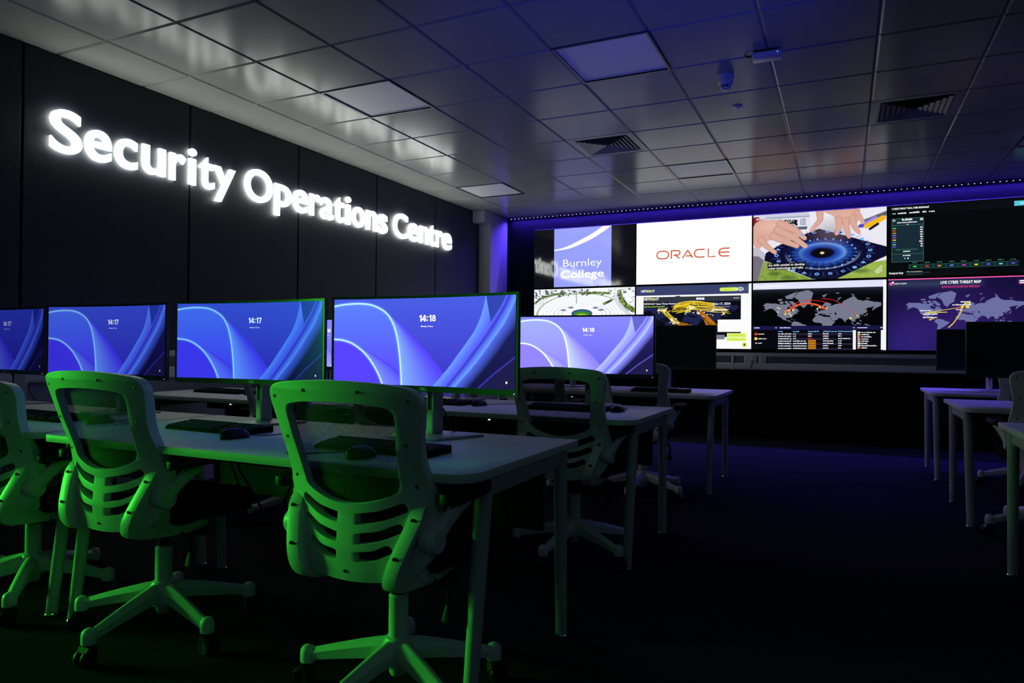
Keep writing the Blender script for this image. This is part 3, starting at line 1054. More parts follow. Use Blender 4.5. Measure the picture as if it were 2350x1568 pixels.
def pic_web():
    c = Canvas(360, 202, lin((255, 255, 255)))
    f = quadmap((145, 62), (2237, 8), (2230, 1212), (145, 1240))
    P = lambda pts: [f(*p) for p in pts]
    U, V = c.U, c.V
    c.o_rect(0, 0, 0.978, 0.15, (58, 66, 108))
    lime = (205, 240, 40)
    c.o_text('NETSC', *f(240, 172), 0.036, (255, 255, 255), offset=0.03, width=0.076)
    x, y = f(408, 150)
    c.o_ell(x, y, 0.010, 0.018, lime, 14)
    c.o_text('UT', x + 0.012, f(430, 168)[1], 0.036, (255, 255, 255), offset=0.03, width=0.030)
    u, v = f(1712, 118)
    u2, _ = f(1972, 112)
    rr = 0.028
    c.o_poly([(u + rr * math.cos(a) * 0.56, v + rr * math.sin(a)) for a in np.linspace(math.pi / 2, 3 * math.pi / 2, 10)] + [(u2 + rr * math.cos(a) * 0.56, v + rr * math.sin(a)) for a in np.linspace(-math.pi / 2, math.pi / 2, 10)], (215, 245, 90))
    scribble(c, u + 0.015, u2 - 0.015, v + 0.01, 0.018, (175, 215, 40))
    c.o_ell(*f(2045, 110), 0.026, 0.03, (240, 245, 255))
    c.o_ell(*f(2045, 110), 0.018, 0.02, (58, 66, 108))
    c.o_rect(f(2025, 110)[0], f(2025, 102)[1], f(2062, 110)[0], f(2062, 120)[1], (250, 250, 255))
    # embedded map
    u0, v0 = f(284, 270)
    u1, _ = f(2052, 240)
    vb = 0.82
    c.rect(u0, v0, u1, vb, lin((9, 11, 22)))
    c.rect(u0, v0, u1, v0 + 0.078, lin((52, 54, 66)))
    # continents in navy
    fu = lambda lon: u0 + (u1 - u0) * (0.06 + 0.86 * (lon + 140) / 300)
    fv = lambda m: v0 + 0.42 - m * 0.155
    world_map(c, fu, fv, lin((30, 36, 78)), None, 99999)
    c.rect(0, vb, 1, 1, lin((255, 255, 255)))
    c.rect(0, 0.15, u0, 1, lin((255, 255, 255)))
    c.rect(u1, 0.15, 1, 1, lin((255, 255, 255)))
    c.rect(u0, v0, u1, v0 + 0.078, lin((52, 54, 66)))
    # arcs
    r = random.Random(3)
    hubs = {'na': (640, 500), 'eu': (1180, 460), 'me': (1310, 540), 'jp': (1800, 510), 'sa': (880, 750), 'af': (1245, 720), 'as': (1560, 590), 'se': (1480, 800)}

    def arcline(a, b, lift, col, wd, n=12, jit=30):
        ax, ay = hubs[a] if isinstance(a, str) else a
        bx, by = hubs[b] if isinstance(b, str) else b
        ax += r.gauss(0, jit); ay += r.gauss(0, jit * 0.6); bx += r.gauss(0, jit); by += r.gauss(0, jit * 0.6)
        pts = []
        for k in range(n + 1):
            t = k / n
            pts.append(f(ax + (bx - ax) * t, ay + (by - ay) * t - lift * 4 * t * (1 - t)))
        pts = [(p[0], max(v0 + 0.02, p[1])) for p in pts if u0 < p[0] < u1]
        if len(pts) > 2:
            c.o_line(pts, wd, col)
    yl = [(235, 205, 30), (245, 215, 60), (205, 165, 20), (250, 230, 90)]
    orr = [(200, 120, 20), (170, 95, 20), (225, 160, 30)]
    for k in range(26):
        arcline((860 + r.uniform(-40, 60), 460 + r.uniform(-20, 20)), 'eu', r.uniform(10, 50), r.choice(yl), r.uniform(0.006, 0.014), jit=18)
    for k in range(10):
        arcline((900, 400), (1560, 400), r.uniform(20, 70), r.choice(yl), 0.006)
    for k in range(16):
        arcline('eu', 'jp', r.uniform(-60, 60), r.choice(yl[:3]), 0.005, jit=40)
    for k in range(16):
        arcline('na', 'sa', r.uniform(-40, 30), r.choice(yl[:3]), 0.005, jit=40)
    for k in range(22):
        arcline('me', (1560 + r.uniform(-90, 90), 800), r.uniform(10, 60), r.choice(orr), r.uniform(0.005, 0.009), jit=24)
    for k in range(12):
        arcline((860, 520), (1160, 500), r.uniform(-40, 40), r.choice(yl[:3]), 0.004, jit=50)
    for k in range(10):
        arcline('sa', (1180, 830), r.uniform(-10, 60), r.choice(orr), 0.005, jit=30)
    for hx, hy, n, s in ((640, 510, 26, 50), (1180, 455, 34, 60), (880, 740, 12, 40), (1320, 550, 8, 30), (1500, 560, 12, 90), (1730, 560, 6, 30), (1120, 560, 6, 60), (840, 680, 8, 40)):
        for k in range(n):
            x, y = f(hx + r.gauss(0, s * 0.8), hy + r.gauss(0, s * 0.5))
            c.o_ell(x, y, 0.006 * r.uniform(.6, 1.5), 0.009 * r.uniform(.6, 1.5), r.choice([(255, 255, 255), (255, 245, 150), (250, 225, 70)]), 8)
    # writing on the map
    c.o_text('NETSC', *f(295, 326), 0.038, (255, 255, 255), offset=0.03, width=0.082)
    x, y = f(478, 305)
    c.o_ell(x, y, 0.011, 0.019, lime, 14)
    c.o_text('UT', x + 0.013, f(500, 322)[1], 0.038, (255, 255, 255), offset=0.03, width=0.034)
    for a in (1285, 1335, 1385):
        c.o_ell(*f(a, 290), 0.013, 0.019, (245, 248, 255), 10)
    u, v = f(1925, 285)
    scribble(c, u, u + 0.05, v, 0.014, (220, 225, 235))
    c.o_text('NETSCOUT Cyber Threat Horizon', *f(298, 412), 0.026, (255, 255, 255), offset=0.015, width=0.29)
    c.o_text('Real-Time DDoS Attack Map', *f(298, 462), 0.022, (170, 225, 30), offset=0.012, width=0.19)
    c.o_text('June 17, 2024', *f(1555, 405), 0.032, (255, 255, 255), offset=0.015, width=0.15)
    u, v = f(1560, 450)
    scribble(c, u, u + 0.14, v, 0.016, (140, 150, 175))
    scribble(c, *f(1545, 515)[:1], f(1545, 515)[0] + 0.135, f(1545, 515)[1], 0.024, (255, 255, 255))
    # page elements over the map
    a = f(1648, 682)
    b = f(2052, 902)
    c.o_rect(a[0], a[1], b[0] + 0.04, b[1], (255, 255, 255))
    a = f(1606, 965)
    c.o_rect(u0, a[1], f(1770, 965)[0], a[1] + 0.075, (120, 130, 150))
    c.o_rect(0, a[1] + 0.070, 1, 1, (255, 255, 255))
    a, b = f(1812, 930), f(2150, 985)
    c.o_rect(a[0], a[1], b[0], a[1] + 0.062, (222, 245, 110))
    c.o_rect(a[0] - 0.002, a[1] + 0.068, b[0], a[1] + 0.120, (222, 245, 110))
    scribble(c, a[0] + 0.02, b[0] - 0.02, a[1] + 0.04, 0.016, (190, 225, 60))
    scribble(c, a[0] + 0.02, b[0] - 0.02, a[1] + 0.105, 0.016, (190, 225, 60))
    c.o_ell(*f(2118, 1138), 0.018, 0.036, (190, 235, 40))
    c.o_ell(*f(2118, 1138), 0.008, 0.016, (60, 80, 90))
    return c


def pic_map():
    c = Canvas(400, 226, lin((4, 4, 7)))
    f = quadmap((70, 92), (2240, 30), (2228, 1195), (70, 1165))
    U, V = c.U, c.V
    # map: lon -168 at x=215.., lon 179 at 2150 in the measured frame
    uL, uR = f(235, 350)[0], f(2150, 360)[0]
    fu = lambda lon: uL + (uR - uL) * (lon + 168) / 347
    vt, ve = f(900, 205)[1], f(1200, 745)[1]
    m83, m0 = merc(83.2), merc(0)
    mp = merc(4)
    fv = lambda m: ve + (vt - ve) * (m - mp) / (m83 - mp)
    world_map(c, fu, fv, lin((128, 134, 154)), None, 4)
    vbar = f(1000, 790)[1]
    c.rect(0, vbar, 1, 1, lin((6, 6, 12)))
    c.o_rect(0, vbar, 0.978, vbar + 0.062, (24, 22, 72))
    c.o_rect(0, 0, 0.978, 0.098, (226, 228, 250))
    scribble(c, 0.02, 0.25, 0.065, 0.03, (250, 250, 255))
    c.o_rect(0.978, 0, 1, 1, (245, 247, 255))
    for a, b, y in ((92, 190, 830), (432, 462, 828), (505, 692, 830), (1690, 1720, 830), (1762, 1918, 832), (2140, 2172, 832)):
        u, v = f(a, y)
        scribble(c, u, u + (b - a) / 2165, v, 0.016, (235, 238, 250), seed=a)
    # legend
    c.o_ell(*f(121, 922), 0.014, 0.024, (170, 40, 24))
    c.o_ell(*f(121, 922), 0.007, 0.012, (240, 90, 50))
    c.o_ell(*f(121, 998), 0.014, 0.024, (210, 170, 30))
    c.o_ell(*f(121, 998), 0.009, 0.015, (250, 225, 110))
    c.o_ell(*f(125, 1070), 0.007, 0.009, (230, 235, 240))
    for a, b, y in ((155, 262, 930), (155, 305, 1006), (152, 222, 1078)):
        u, v = f(a, y)
        scribble(c, u, u + (b - a) / 2165, v, 0.016, (240, 240, 245), seed=y)
    # table
    for a, b in ((482, 555), (720, 822), (960, 1140), (1203, 1432), (1452, 1680)):
        u, v = f(a, 892)
        scribble(c, u, u + (b - a) / 2165, v, 0.018, (120, 185, 250), seed=a)
    for k in range(7):
        y = 930 + 39 * k
        ua, va = f(480, y - 26)
        if k % 2 == 0:
            c.o_rect(ua, va + 0.004, f(1685, y)[0], va + 0.036, (34, 30, 54))
        for j, (a, b) in enumerate(((480, 705), (720, 770 if k < 3 else 948), (962, 1025 if k < 2 else 1048 if k == 2 else 1090), (1203, 1295 if k not in (3, 4) else 1370), (1450, 1505 if k != 2 else 1640))):
            u, v = f(a, y)
            col = (240, 240, 248)
            if j == 2 and k == 2:
                col = (190, 40, 40)
            if j == 2 and k > 2:
                c.o_rect(u, v - 0.022, u + (b - a) / 2165, v + 0.004, (222, 150, 30))
                col = (170, 105, 10)
            scribble(c, u, u + (b - a) / 2165, v, 0.018, col, seed=a + k)
    c.o_rect(f(1690, 860)[0], f(1690, 866)[1], f(1738, 860)[0], 0.995, (245, 247, 255))
    c.o_rect(f(2145, 860)[0], f(2145, 866)[1], 0.985, 0.995, (245, 247, 255))
    flags = [(240, 235, 235), (235, 190, 60), (225, 80, 50), (235, 150, 150), (220, 190, 80), (245, 245, 245), (235, 235, 245), (225, 90, 40)]
    for k in range(8):
        y = 903 + 36 * k
        u, v = f(1765, y)
        c.o_rect(u, v - 0.010, u + 0.020, v + 0.012, flags[k])
        c.o_rect(u, v - 0.010, u + 0.007, v + 0.012, (235, 235, 245))
        ln = (220, 125, 155, 110, 120, 92, 238, 90)[k]
        u, v = f(1825, y + 9)
        scribble(c, u, u + ln / 2165, v, 0.018, (240, 240, 248), seed=k)
    # attack arcs
    def arc(a, top, b, col, wd):
        pts = []
        for k in range(25):
            t = k / 24
            x = (1 - t) ** 2 * a[0] + 2 * t * (1 - t) * top[0] + t * t * b[0]
            y = (1 - t) ** 2 * a[1] + 2 * t * (1 - t) * top[1] + t * t * b[1]
            pts.append(f(x, y))
        c.o_line(pts, wd, col)
    arc((600, 560), (900, 300), (1240, 530), (228, 84, 40), 0.012)
    arc((630, 560), (940, 315), (1250, 510), (236, 100, 56), 0.012)
    arc((660, 545), (950, 330), (1250, 540), (222, 74, 34), 0.007)
    arc((680, 480), (800, 370), (1020, 368), (215, 40, 40), 0.007)
    arc((950, 385), (1110, 360), (1285, 418), (215, 40, 40), 0.008)
    arc((1180, 350), (1480, 330), (1735, 640), (220, 50, 56), 0.006)
    for x, y, r_, col in ((500, 508, 1.3, (248, 196, 90)), (470, 495, .9, (250, 250, 250)), (475, 565, .9, (250, 250, 250)), (490, 582, .7, (220, 60, 40)), (596, 562, 1.4, (248, 130, 60)), (597, 600, 1.5, (250, 205, 110)), (662, 590, 1.5, (250, 205, 120)), (660, 540, 1.4, (250, 170, 90)), (640, 540, .8, (255, 250, 240)), (722, 536, 1.5, (250, 215, 150)), (686, 625, 1., (250, 250, 250)), (1115, 512, 1.2, (250, 215, 110)), (1150, 490, 1.2, (250, 235, 190)), (1262, 503, 1.2, (248, 200, 90)), (1652, 672, 1.5, (250, 215, 130)), (1762, 628, 1.2, (248, 190, 70)), (1730, 638, .7, (220, 60, 50))):
        c.o_ell(*f(x, y), 0.006 * r_, 0.0105 * r_, col, 10)
    return c


def pic_threat():
    c = Canvas(400, 226)
    f = quadmap((38, 862), (1640, 815), (1640, 1625), (38, 1640))
    U, V = c.U, c.V
    dk = lin((18, 13, 52))
    g = np.exp(-(((U - 0.48) / 0.4) ** 2 + ((V - 0.62) / 0.42) ** 2))[..., None]
    c.a = dk + g * lin((42, 22, 92)) * 0.9 + np.exp(-(((U - 0.12) / 0.22) ** 2 + ((V - 0.95) / 0.4) ** 2))[..., None] * lin((40, 28, 110)) * .7
    uL = f(228, 1110)[0]
    uE = f(818, 1160)[0]    # about lon 5
    fu = lambda lon: uE + (uE - uL) * (lon - 3) / 171
    vt = f(740, 986)[1]
    v36 = f(780, 1232)[1]
    fv = lambda m: v36 + (vt - v36) * (m - merc(36)) / (merc(83.2) - merc(36))
    world_map(c, fu, fv, lin((118, 122, 178)), None, 4)
    c.o_rect(0, 0, 1, 0.014, (255, 96, 178))
    c.o_ell(*f(68, 912), 0.012, 0.022, (250, 70, 170))
    c.o_ell(*f(88, 896), 0.007, 0.012, (255, 245, 250))
    u, v = f(92, 918)
    c.o_text('CHECK POINT', u, v, 0.018, (255, 255, 255), offset=0.015, width=0.094)
    u, v = f(798, 905)
    c.o_text('LIVE CYBER THREAT MAP', u, v, 0.038, (255, 255, 255), offset=0.022, width=0.26, align='c')
    c.o_text('8,552,746 ATTACKS ON THIS DAY', u, f(798, 950)[1], 0.024, (235, 40, 140), offset=0.018, width=0.245, align='c')
    c.o_line([f(1384, 862), f(1384, 910), f(1640, 905)], 0.006, (190, 40, 110))
    for y in (880, 900):
        u, v = f(1395, y)
        c.o_rect(u, v - 0.012, u + 0.12, v + 0.004, (250, 250, 255))
    Y = (240, 220, 50)
    c.o_line([f(430, 1227), f(620, 1195), f(820, 1160)], 0.007, Y)
    c.o_line([f(430, 1227), f(540, 1222), f(660, 1217)], 0.010, Y)
    c.o_line([f(*p) for p in cat([(818, 1165), (800, 1215), (765, 1275), (725, 1335), (672, 1386)], False, 5)], 0.012, Y)
    c.o_line([f(478, 1304), f(530, 1280)], 0.012, (235, 190, 40))
    c.o_line([f(*p) for p in cat([(810, 1158), (840, 1125), (880, 1112), (900, 1130)], False, 5)], 0.014, Y)
    c.o_ell(*f(485, 1300), 0.009, 0.012, (235, 190, 40))
    c.o_ell(*f(870, 1158), 0.013, 0.020, Y)
    c.o_ell(*f(815, 1160), 0.012, 0.014, Y)
    c.o_line([f(775, 1165), f(800, 1160)], 0.016, (225, 70, 90))
    c.o_line([f(785, 1200), f(800, 1195)], 0.012, (225, 40, 120))
    for a, b, y in ((370, 498, 1210), (408, 565, 1248), (408, 556, 1284), (798, 902, 1112), (712, 908, 1145), (750, 808, 1196)):
        u, v = f(a, y)
        scribble(c, u, u + (b - a) / 1602, v, 0.019, (250, 250, 255), seed=a)
    return c


# ================================================================== the room
RX, BY = 8.6, -6.8          # right wall, wall behind the camera
AX, AY = -5.5, -1.45        # unseen alcove on the left, shaped so the green strips reach the chairs

bm = bmesh.new()
box(bm, AX - 0.1, BY - 0.1, -0.06, RX + 0.1, VY + 0.15, 0.0)
struct(build('floor', bm, M['carpet']))

# ceiling: metal tiles on a 600 mm grid with bevelled edges
LIGHTS = [(3.0, 1.2), (1.2, 1.2), (3.0, 4.2), (0.6, 4.2), (6.0, 4.2)]
VENTS = [(2.4, 3.0), (4.8, 3.0)]
skip = {(round(x / 0.6), round(y / 0.6)) for x, y in LIGHTS + VENTS}
bm = bmesh.new()
xs0, ys0 = 0, -7
for i in range(0, 15):
    for j in range(-12, 11):
        if (i, j) in skip:
            continue
        x0, x1 = max(0.6 * i, 0.02), min(0.6 * i + 0.6, RX)
        y0, y1 = max(0.6 * j, BY), min(0.6 * j + 0.6, VY)
        if x1 - x0 < 0.05 or y1 - y0 < 0.05:
            continue
        g, b = 0.0025, 0.011
        o = [bm.verts.new(p) for p in ((x0 + g, y0 + g, H + 0.007), (x1 - g, y0 + g, H + 0.007), (x1 - g, y1 - g, H + 0.007), (x0 + g, y1 - g, H + 0.007))]
        n = [bm.verts.new(p) for p in ((x0 + g + b, y0 + g + b, H), (x1 - g - b, y0 + g + b, H), (x1 - g - b, y1 - g - b, H), (x0 + g + b, y1 - g - b, H))]
        bm.faces.new(n[::-1])
        for k in range(4):
            bm.faces.new((o[k], n[k], n[(k + 1) % 4], o[(k + 1) % 4]))
me = bpy.data.meshes.new('ceiling')
bm.normal_update()
nt_ = len(bm.faces)
# the suspended grid and the slab above, same object
vs = box(bm, AX - 0.1, BY - 0.1, H + 0.0075, RX + 0.1, VY + 0.15, H + 0.09)
bm.faces.ensure_lookup_table()
for k in range(nt_, len(bm.faces)):
    bm.faces[k].material_index = 1
bm.to_mesh(me)
bm.free()
me.materials.append(M['ceiling'])
me.materials.append(M['grid'])
struct(link('ceiling', me, None))

# left wall: painted below, dark fabric-faced boards above with upright joints
bm = bmesh.new()
box(bm, -0.05, AY, 0, 0.07, VY + 0.15, H + 0.02)
struct(build('wall_left', bm, M['paint']))
bm = bmesh.new()
ys = [AY, -0.205, 0.995, 2.17, 3.35, 4.54, 5.655]
for a, b in zip(ys, ys[1:]):
    box(bm, 0.07, a + 0.006, 1.035, WX, b - 0.006, H)
o = struct(build('trim_1', bm, M['panel'], None, bevel=0.004, segs=1))
bm = bmesh.new()
for a in ys[1:-1]:
    box(bm, 0.0702, a - 0.0062, 1.036, 0.105, a + 0.0062, H - 0.001)
struct(build('trim_2', bm, M['seam']))

# video wall side and the remaining walls
bm = bmesh.new()
box(bm, 0.07, VY, 0, RX, VY + 0.15, H + 0.02)
struct(build('wall_back', bm, M['darkwall']))
bm = bmesh.new()
box(bm, RX, BY - 0.1, 0, RX + 0.1, VY + 0.15, H + 0.02)
struct(build('wall_right', bm, M['darkwall']))
bm = bmesh.new()
box(bm, AX, BY - 0.1, 0, RX, BY, H + 0.02)
struct(build('wall_front', bm, M['darkwall']))
bm = bmesh.new()
box(bm, AX, AY, 0, -0.05, AY + 0.12, H + 0.02)
struct(build('wall_side', bm, M['darkwall']))
bm = bmesh.new()
box(bm, AX - 0.1, BY - 0.1, 0, AX, AY + 0.12, H + 0.02)
struct(build('wall_west', bm, M['darkwall']))
# pillar in the far left corner with the boxed-in beam end above it
bm = bmesh.new()
box(bm, 0.07, 5.67, 0, 0.30, VY, H - 0.001)
box(bm, 0.07, 5.48, 2.735, 0.305, 5.67, H - 0.001)
struct(build('trim_3', bm, M['pillar'], None, bevel=0.004, segs=1))


# dado trunking along two walls (profile out from the wall, height)
def trunk_run(name, fn, a0, a1):
    t = struct(bpy.data.objects.new(name, None))
    COL.objects.link(t)
    for nm, prof, m in (('lower_channel', [(0, 0.82), (0.055, 0.825), (0.062, 0.84), (0.062, 0.892), (0.05, 0.905), (0, 0.905)], M['trunk']),
                        ('cover', [(0, 0.905), (0.046, 0.905), (0.046, 0.982), (0, 0.982)], M['trunkrec']),
                        ('upper_channel', [(0, 0.982), (0.05, 0.982), (0.06, 0.992), (0.06, 1.02), (0.045, 1.032), (0, 1.032)], M['trunk'])):
        bm = bmesh.new()
        n = len(prof)
        A = [bm.verts.new(fn(d, a0, z)) for d, z in prof]
        B = [bm.verts.new(fn(d, a1, z)) for d, z in prof]
        for i in range(n):
            j = (i + 1) % n
            bm.faces.new((A[i], A[j], B[j], B[i]))
        bm.faces.new(A)
        bm.faces.new(B[::-1])
        build(nm, bm, m, t, ang=25)
    return t


trunk_run('trim_4', lambda d, a, z: (0.07 + d, a, z), AY, 5.66)
trunk_run('trim_5', lambda d, a, z: (a, VY - d, z), 0.31, RX)

# upright joint covers of the trunking and the twin sockets on it
def wall_socket(x, w_, label, plug=False):
    t = thing('wall_socket', label, 'socket', (x, VY - 0.046, 0.945))
    bm = bmesh.new()
    box(bm, -w_ / 2, -0.012, -0.042, w_ / 2, 0.0, 0.042)
    build('face_plate', bm, M['trunk'], t, bevel=0.004)
    n = 2 if w_ > 0.1 else 1
    for k in range(n):
        cx = (k - (n - 1) / 2) * 0.07
        for dx, dz, ww, hh in ((0, 0.018, 0.006, 0.010), (-0.012, -0.006, 0.010, 0.006), (0.012, -0.006, 0.010, 0.006)):
            bm = bmesh.new()
            box(bm, cx + dx - ww / 2, -0.0128, dz - hh / 2 - 0.004, cx + dx + ww / 2, -0.0118, dz + hh / 2 - 0.004)
            build('pin_hole', bm, M['black'], t)
        bm = bmesh.new()
        box(bm, cx - 0.007, -0.016, 0.022, cx + 0.007, -0.012, 0.036)
        build('rocker_switch', bm, M['device'], t, bevel=0.001)
    if plug:
        bm = bmesh.new()
        tube(bm, cat([(0.02, -0.02, -0.01), (0.022, -0.034, -0.035), (0.012, -0.034, -0.07), (0.004, -0.03, -0.105)], False, 4), 0.005, 8)
        build('plug_lead', bm, M['cord'], t)
    return t


wall_socket(3.605, 0.146, 'grey double wall socket on the trunking under the screens, left of the pair', plug=True)
wall_socket(3.742, 0.086, 'small square socket plate on the trunking, right beside the double socket')
bm = bmesh.new()
box(bm, 3.385, VY - 0.066, 0.82, 3.412, VY - 0.0005, 1.032)
tag(build('trunking_joint', bm, M['trunk'], None, bevel=0.003, segs=1), 'pale upright joint cover on the trunking left of the sockets', 'trunking cover')

# ------------------------------------------------------------------ the lit sign
sign = thing('illuminated_sign', 'large glowing white lettering reading Security Operations Centre on the dark left wall', 'sign', (WX, 2.4, 2.284))
LET = [('S', -0.072, 0.128), ('e', 0.148, 0.330), ('c', 0.355, 0.520), ('u', 0.560, 0.742), ('r', 0.780, 0.915), ('i', 0.943, 1.009), ('t', 1.040, 1.178), ('y', 1.180, 1.385),
       ('O', 1.490, 1.795), ('p', 1.825, 2.022), ('e', 2.046, 2.240), ('r', 2.268, 2.405), ('a', 2.412, 2.590), ('t', 2.605, 2.752), ('i', 2.780, 2.850), ('o', 2.880, 3.080), ('n', 3.112, 3.290), ('s', 3.312, 3.472),
       ('C', 3.592, 3.862), ('e', 3.878, 4.085), ('n', 4.118, 4.300), ('t', 4.316, 4.460), ('r', 4.482, 4.615), ('e', 4.628, 4.838)]
CAPH, XH = 0.262, 0.198
GX = {}
for chr_ in set(x[0] for x in LET):
    cu = bpy.data.curves.new('letter', 'FONT')
    cu.body = chr_
    cu.offset = 0.015
    cu.resolution_u = 6
    o = bpy.data.objects.new('letter', cu)
    me0 = bpy.data.meshes.new_from_object(o)
    GX[chr_] = me0
    bpy.data.objects.remove(o)
    bpy.data.curves.remove(cu)
for chr_, y0, y1 in LET:
    y0, y1 = (-2.754 + (q + 2.754) * 1.0079 for q in (y0, y1))
    g = GX[chr_]
    cs = np.array([v.co[:2] for v in g.vertices])
    xa, xb, za, zb = cs[:, 0].min(), cs[:, 0].max(), cs[:, 1].min(), cs[:, 1].max()
    if chr_ in 'SOC':
        t0, t1 = -0.006, CAPH + 0.008
    elif chr_ == 'i':
        t0, t1 = 0.0, CAPH + 0.012
    elif chr_ == 't':
        t0, t1 = -0.004, 0.242
    elif chr_ in 'py':
        t0, t1 = -0.078, XH
    else:
        t0, t1 = -0.005 if chr_ in 'ecaos' else 0.0, XH + 0.004
    def mapv(co):
        return (y0 + (co[0] - xa) / (xb - xa) * (y1 - y0) - 2.4, t0 + (co[1] - za) / (zb - za) * (t1 - t0))
    bm = bmesh.new()
    bm.from_mesh(g)
    bmesh.ops.remove_doubles(bm, verts=bm.verts, dist=1e-5)
    for v in bm.verts:
        a, b = mapv(v.co)
        v.co = (0.003, a, b)
    face_bm = bm.copy()
    ret = bmesh.ops.extrude_face_region(bm, geom=list(bm.faces))
    for v in [q for q in ret['geom'] if isinstance(q, bmesh.types.BMVert)]:
        v.co.x = 0.0205
    body = build('letter', bm, M['side'], sign, ang=30)
    for v in face_bm.verts:
        v.co.x = 0.0235
    # shallow raised face
    rf = bmesh.ops.extrude_face_region(face_bm, geom=list(face_bm.faces))
    for v in [q for q in rf['geom'] if isinstance(q, bmesh.types.BMVert)]:
        v.co.x = 0.0208
    build('letter_face', face_bm, M['face'], body, ang=30)

# ------------------------------------------------------------------ light strips
strip = thing('led_strip', 'violet-blue dotted LED strip along the top of the video wall', 'light strip', (0.34, VY - 0.03, H - 0.014))
bm = bmesh.new()
box(bm, 0.0, -0.006, 0.0, 8.2, 0.0295, 0.012)
build('tape', bm, M['tape'], strip)
d0 = None
def diode_boxes(bm, x, y, z):
    box(bm, x - 0.006, y - 0.006, z - 0.0035, x + 0.006, y + 0.006, z)
    return [bm.faces.new([bm.verts.new((x + a * 0.005, y + b * 0.005, z - 0.0037)) for a, b in ((-1, -1), (-1, 1), (1, 1), (1, -1))])]
def diode_mesh(name, spots):
    bm = bmesh.new()
    fs = []
    for q in spots:
        fs += diode_boxes(bm, *q)
    for f in fs:
        f.material_index = 1
    me = bpy.data.meshes.new(name)
    bm.to_mesh(me)
    bm.free()
    me.materials.append(M['tape'])
    me.materials.append(M['blue'])
    return me
dm = diode_mesh('diode', [(0, 0, 0)])
for k in range(100):
    d = link('diode', dm, None, strip)
    d.location = (0.03 + 0.0575 * k, 0.004, -0.0002)
o = link('diode_row', diode_mesh('diode_row', [(0.03 + 0.0575 * k, 0.004, -0.0002) for k in range(100, 141)]), None, strip)
o['kind'] = 'stuff'
# added area lamp that carries the strip's glow down into the room
ld = bpy.data.lights.new('strip_glow_lamp', 'AREA')
ld.shape = 'RECTANGLE'
ld.size = 8.1
ld.size_y = 0.008
ld.spread = math.radians(140)
ld.energy = BLUE_GLOW
ld.color = (0.10, 0.045, 1.0)
lo = bpy.data.objects.new('strip_glow_lamp', ld)
COL.objects.link(lo)
lo.parent = strip
lo.location = (4.1, -0.016, -0.0045)

# upright green strips on the far wall of the part of the room behind the camera (they colour the chair backs)
GP = ('first', 'second', 'third', 'fourth', 'fifth')
for k in range(5):
    g1 = thing('led_strip', 'upright green LED strip on the wall behind the camera, %s from the left corner' % GP[k], 'light strip', (AX, -4.45 + 0.42 * k, 0.9))
    bm = bmesh.new()
    box(bm, 0.0005, -0.018, 0.0, 0.008, 0.018, 1.45)
    build('tape', bm, M['tape'], g1)
    bm = bmesh.new()
    box(bm, 0.0082, -0.015, 0.01, 0.020, 0.015, 1.44)
    build('diffuser', bm, M['green'], g1, bevel=0.004)
# added fill lights on two unseen walls, lifting the dark chair sides
for k, (x, y, rz, ln, lb) in enumerate(((1.5, BY, 0.0, 6.4, 'added cool dim fill light under the ceiling along the unseen wall behind the camera'), (RX, -5.5, math.pi / 2, 8.0, 'added cool dim fill light under the ceiling along the unseen right-hand wall'))):
    g2 = thing('led_strip', lb, 'light strip', (x, y, H - 0.05), rz)
    bm = bmesh.new()
    box(bm, 0.0, 0.001, 0.03, ln, 0.03, 0.045)
    build('tape', bm, M['tape'], g2)
    bm = bmesh.new()
    box(bm, 0.02, 0.004, 0.0, ln - 0.02, 0.026, 0.0298)
    build('diffuser', bm, M['violet'], g2, bevel=0.006)

# added blue lamp out of view, made up to tint the middle of the ceiling
t = thing('added_uplighter', 'added black floor-standing helper lamp, unseen behind the camera, throwing blue light on the ceiling', 'lamp', (5.6, -2.2, 0))
bm = bmesh.new()
lathe(bm, [(0.0, 0.0002), (0.15, 0.0002), (0.15, 0.015), (0.02, 0.03), (0.015, 0.05), (0.015, 0.50), (0.0, 0.50)], 24)
build('stand', bm, M['black'], t)
bm = bmesh.new()
lathe(bm, [(0.0, 0.5002), (0.03, 0.5002), (0.07, 0.56), (0.085, 0.62), (0.08, 0.62), (0.06, 0.57), (0.0, 0.53)], 24)
build('lamp_shade', bm, M['black'], t)
ld = bpy.data.lights.new('blue_spot', 'SPOT')
ld.energy = ADDED_UPLIGHT
ld.color = (0.03, 0.05, 1.0)
ld.spot_size = math.radians(42)
ld.spot_blend = 1.0
ld.shadow_soft_size = 0.06
lo = bpy.data.objects.new('blue_spot', ld)
COL.objects.link(lo)
lo.parent = t
lo.location = (0, 0, 0.66)
lo.rotation_euler = (Vector((3.2, 1.55, H)) - Vector((5.6, -2.2, 0.66))).to_track_quat('-Z', 'Y').to_euler()

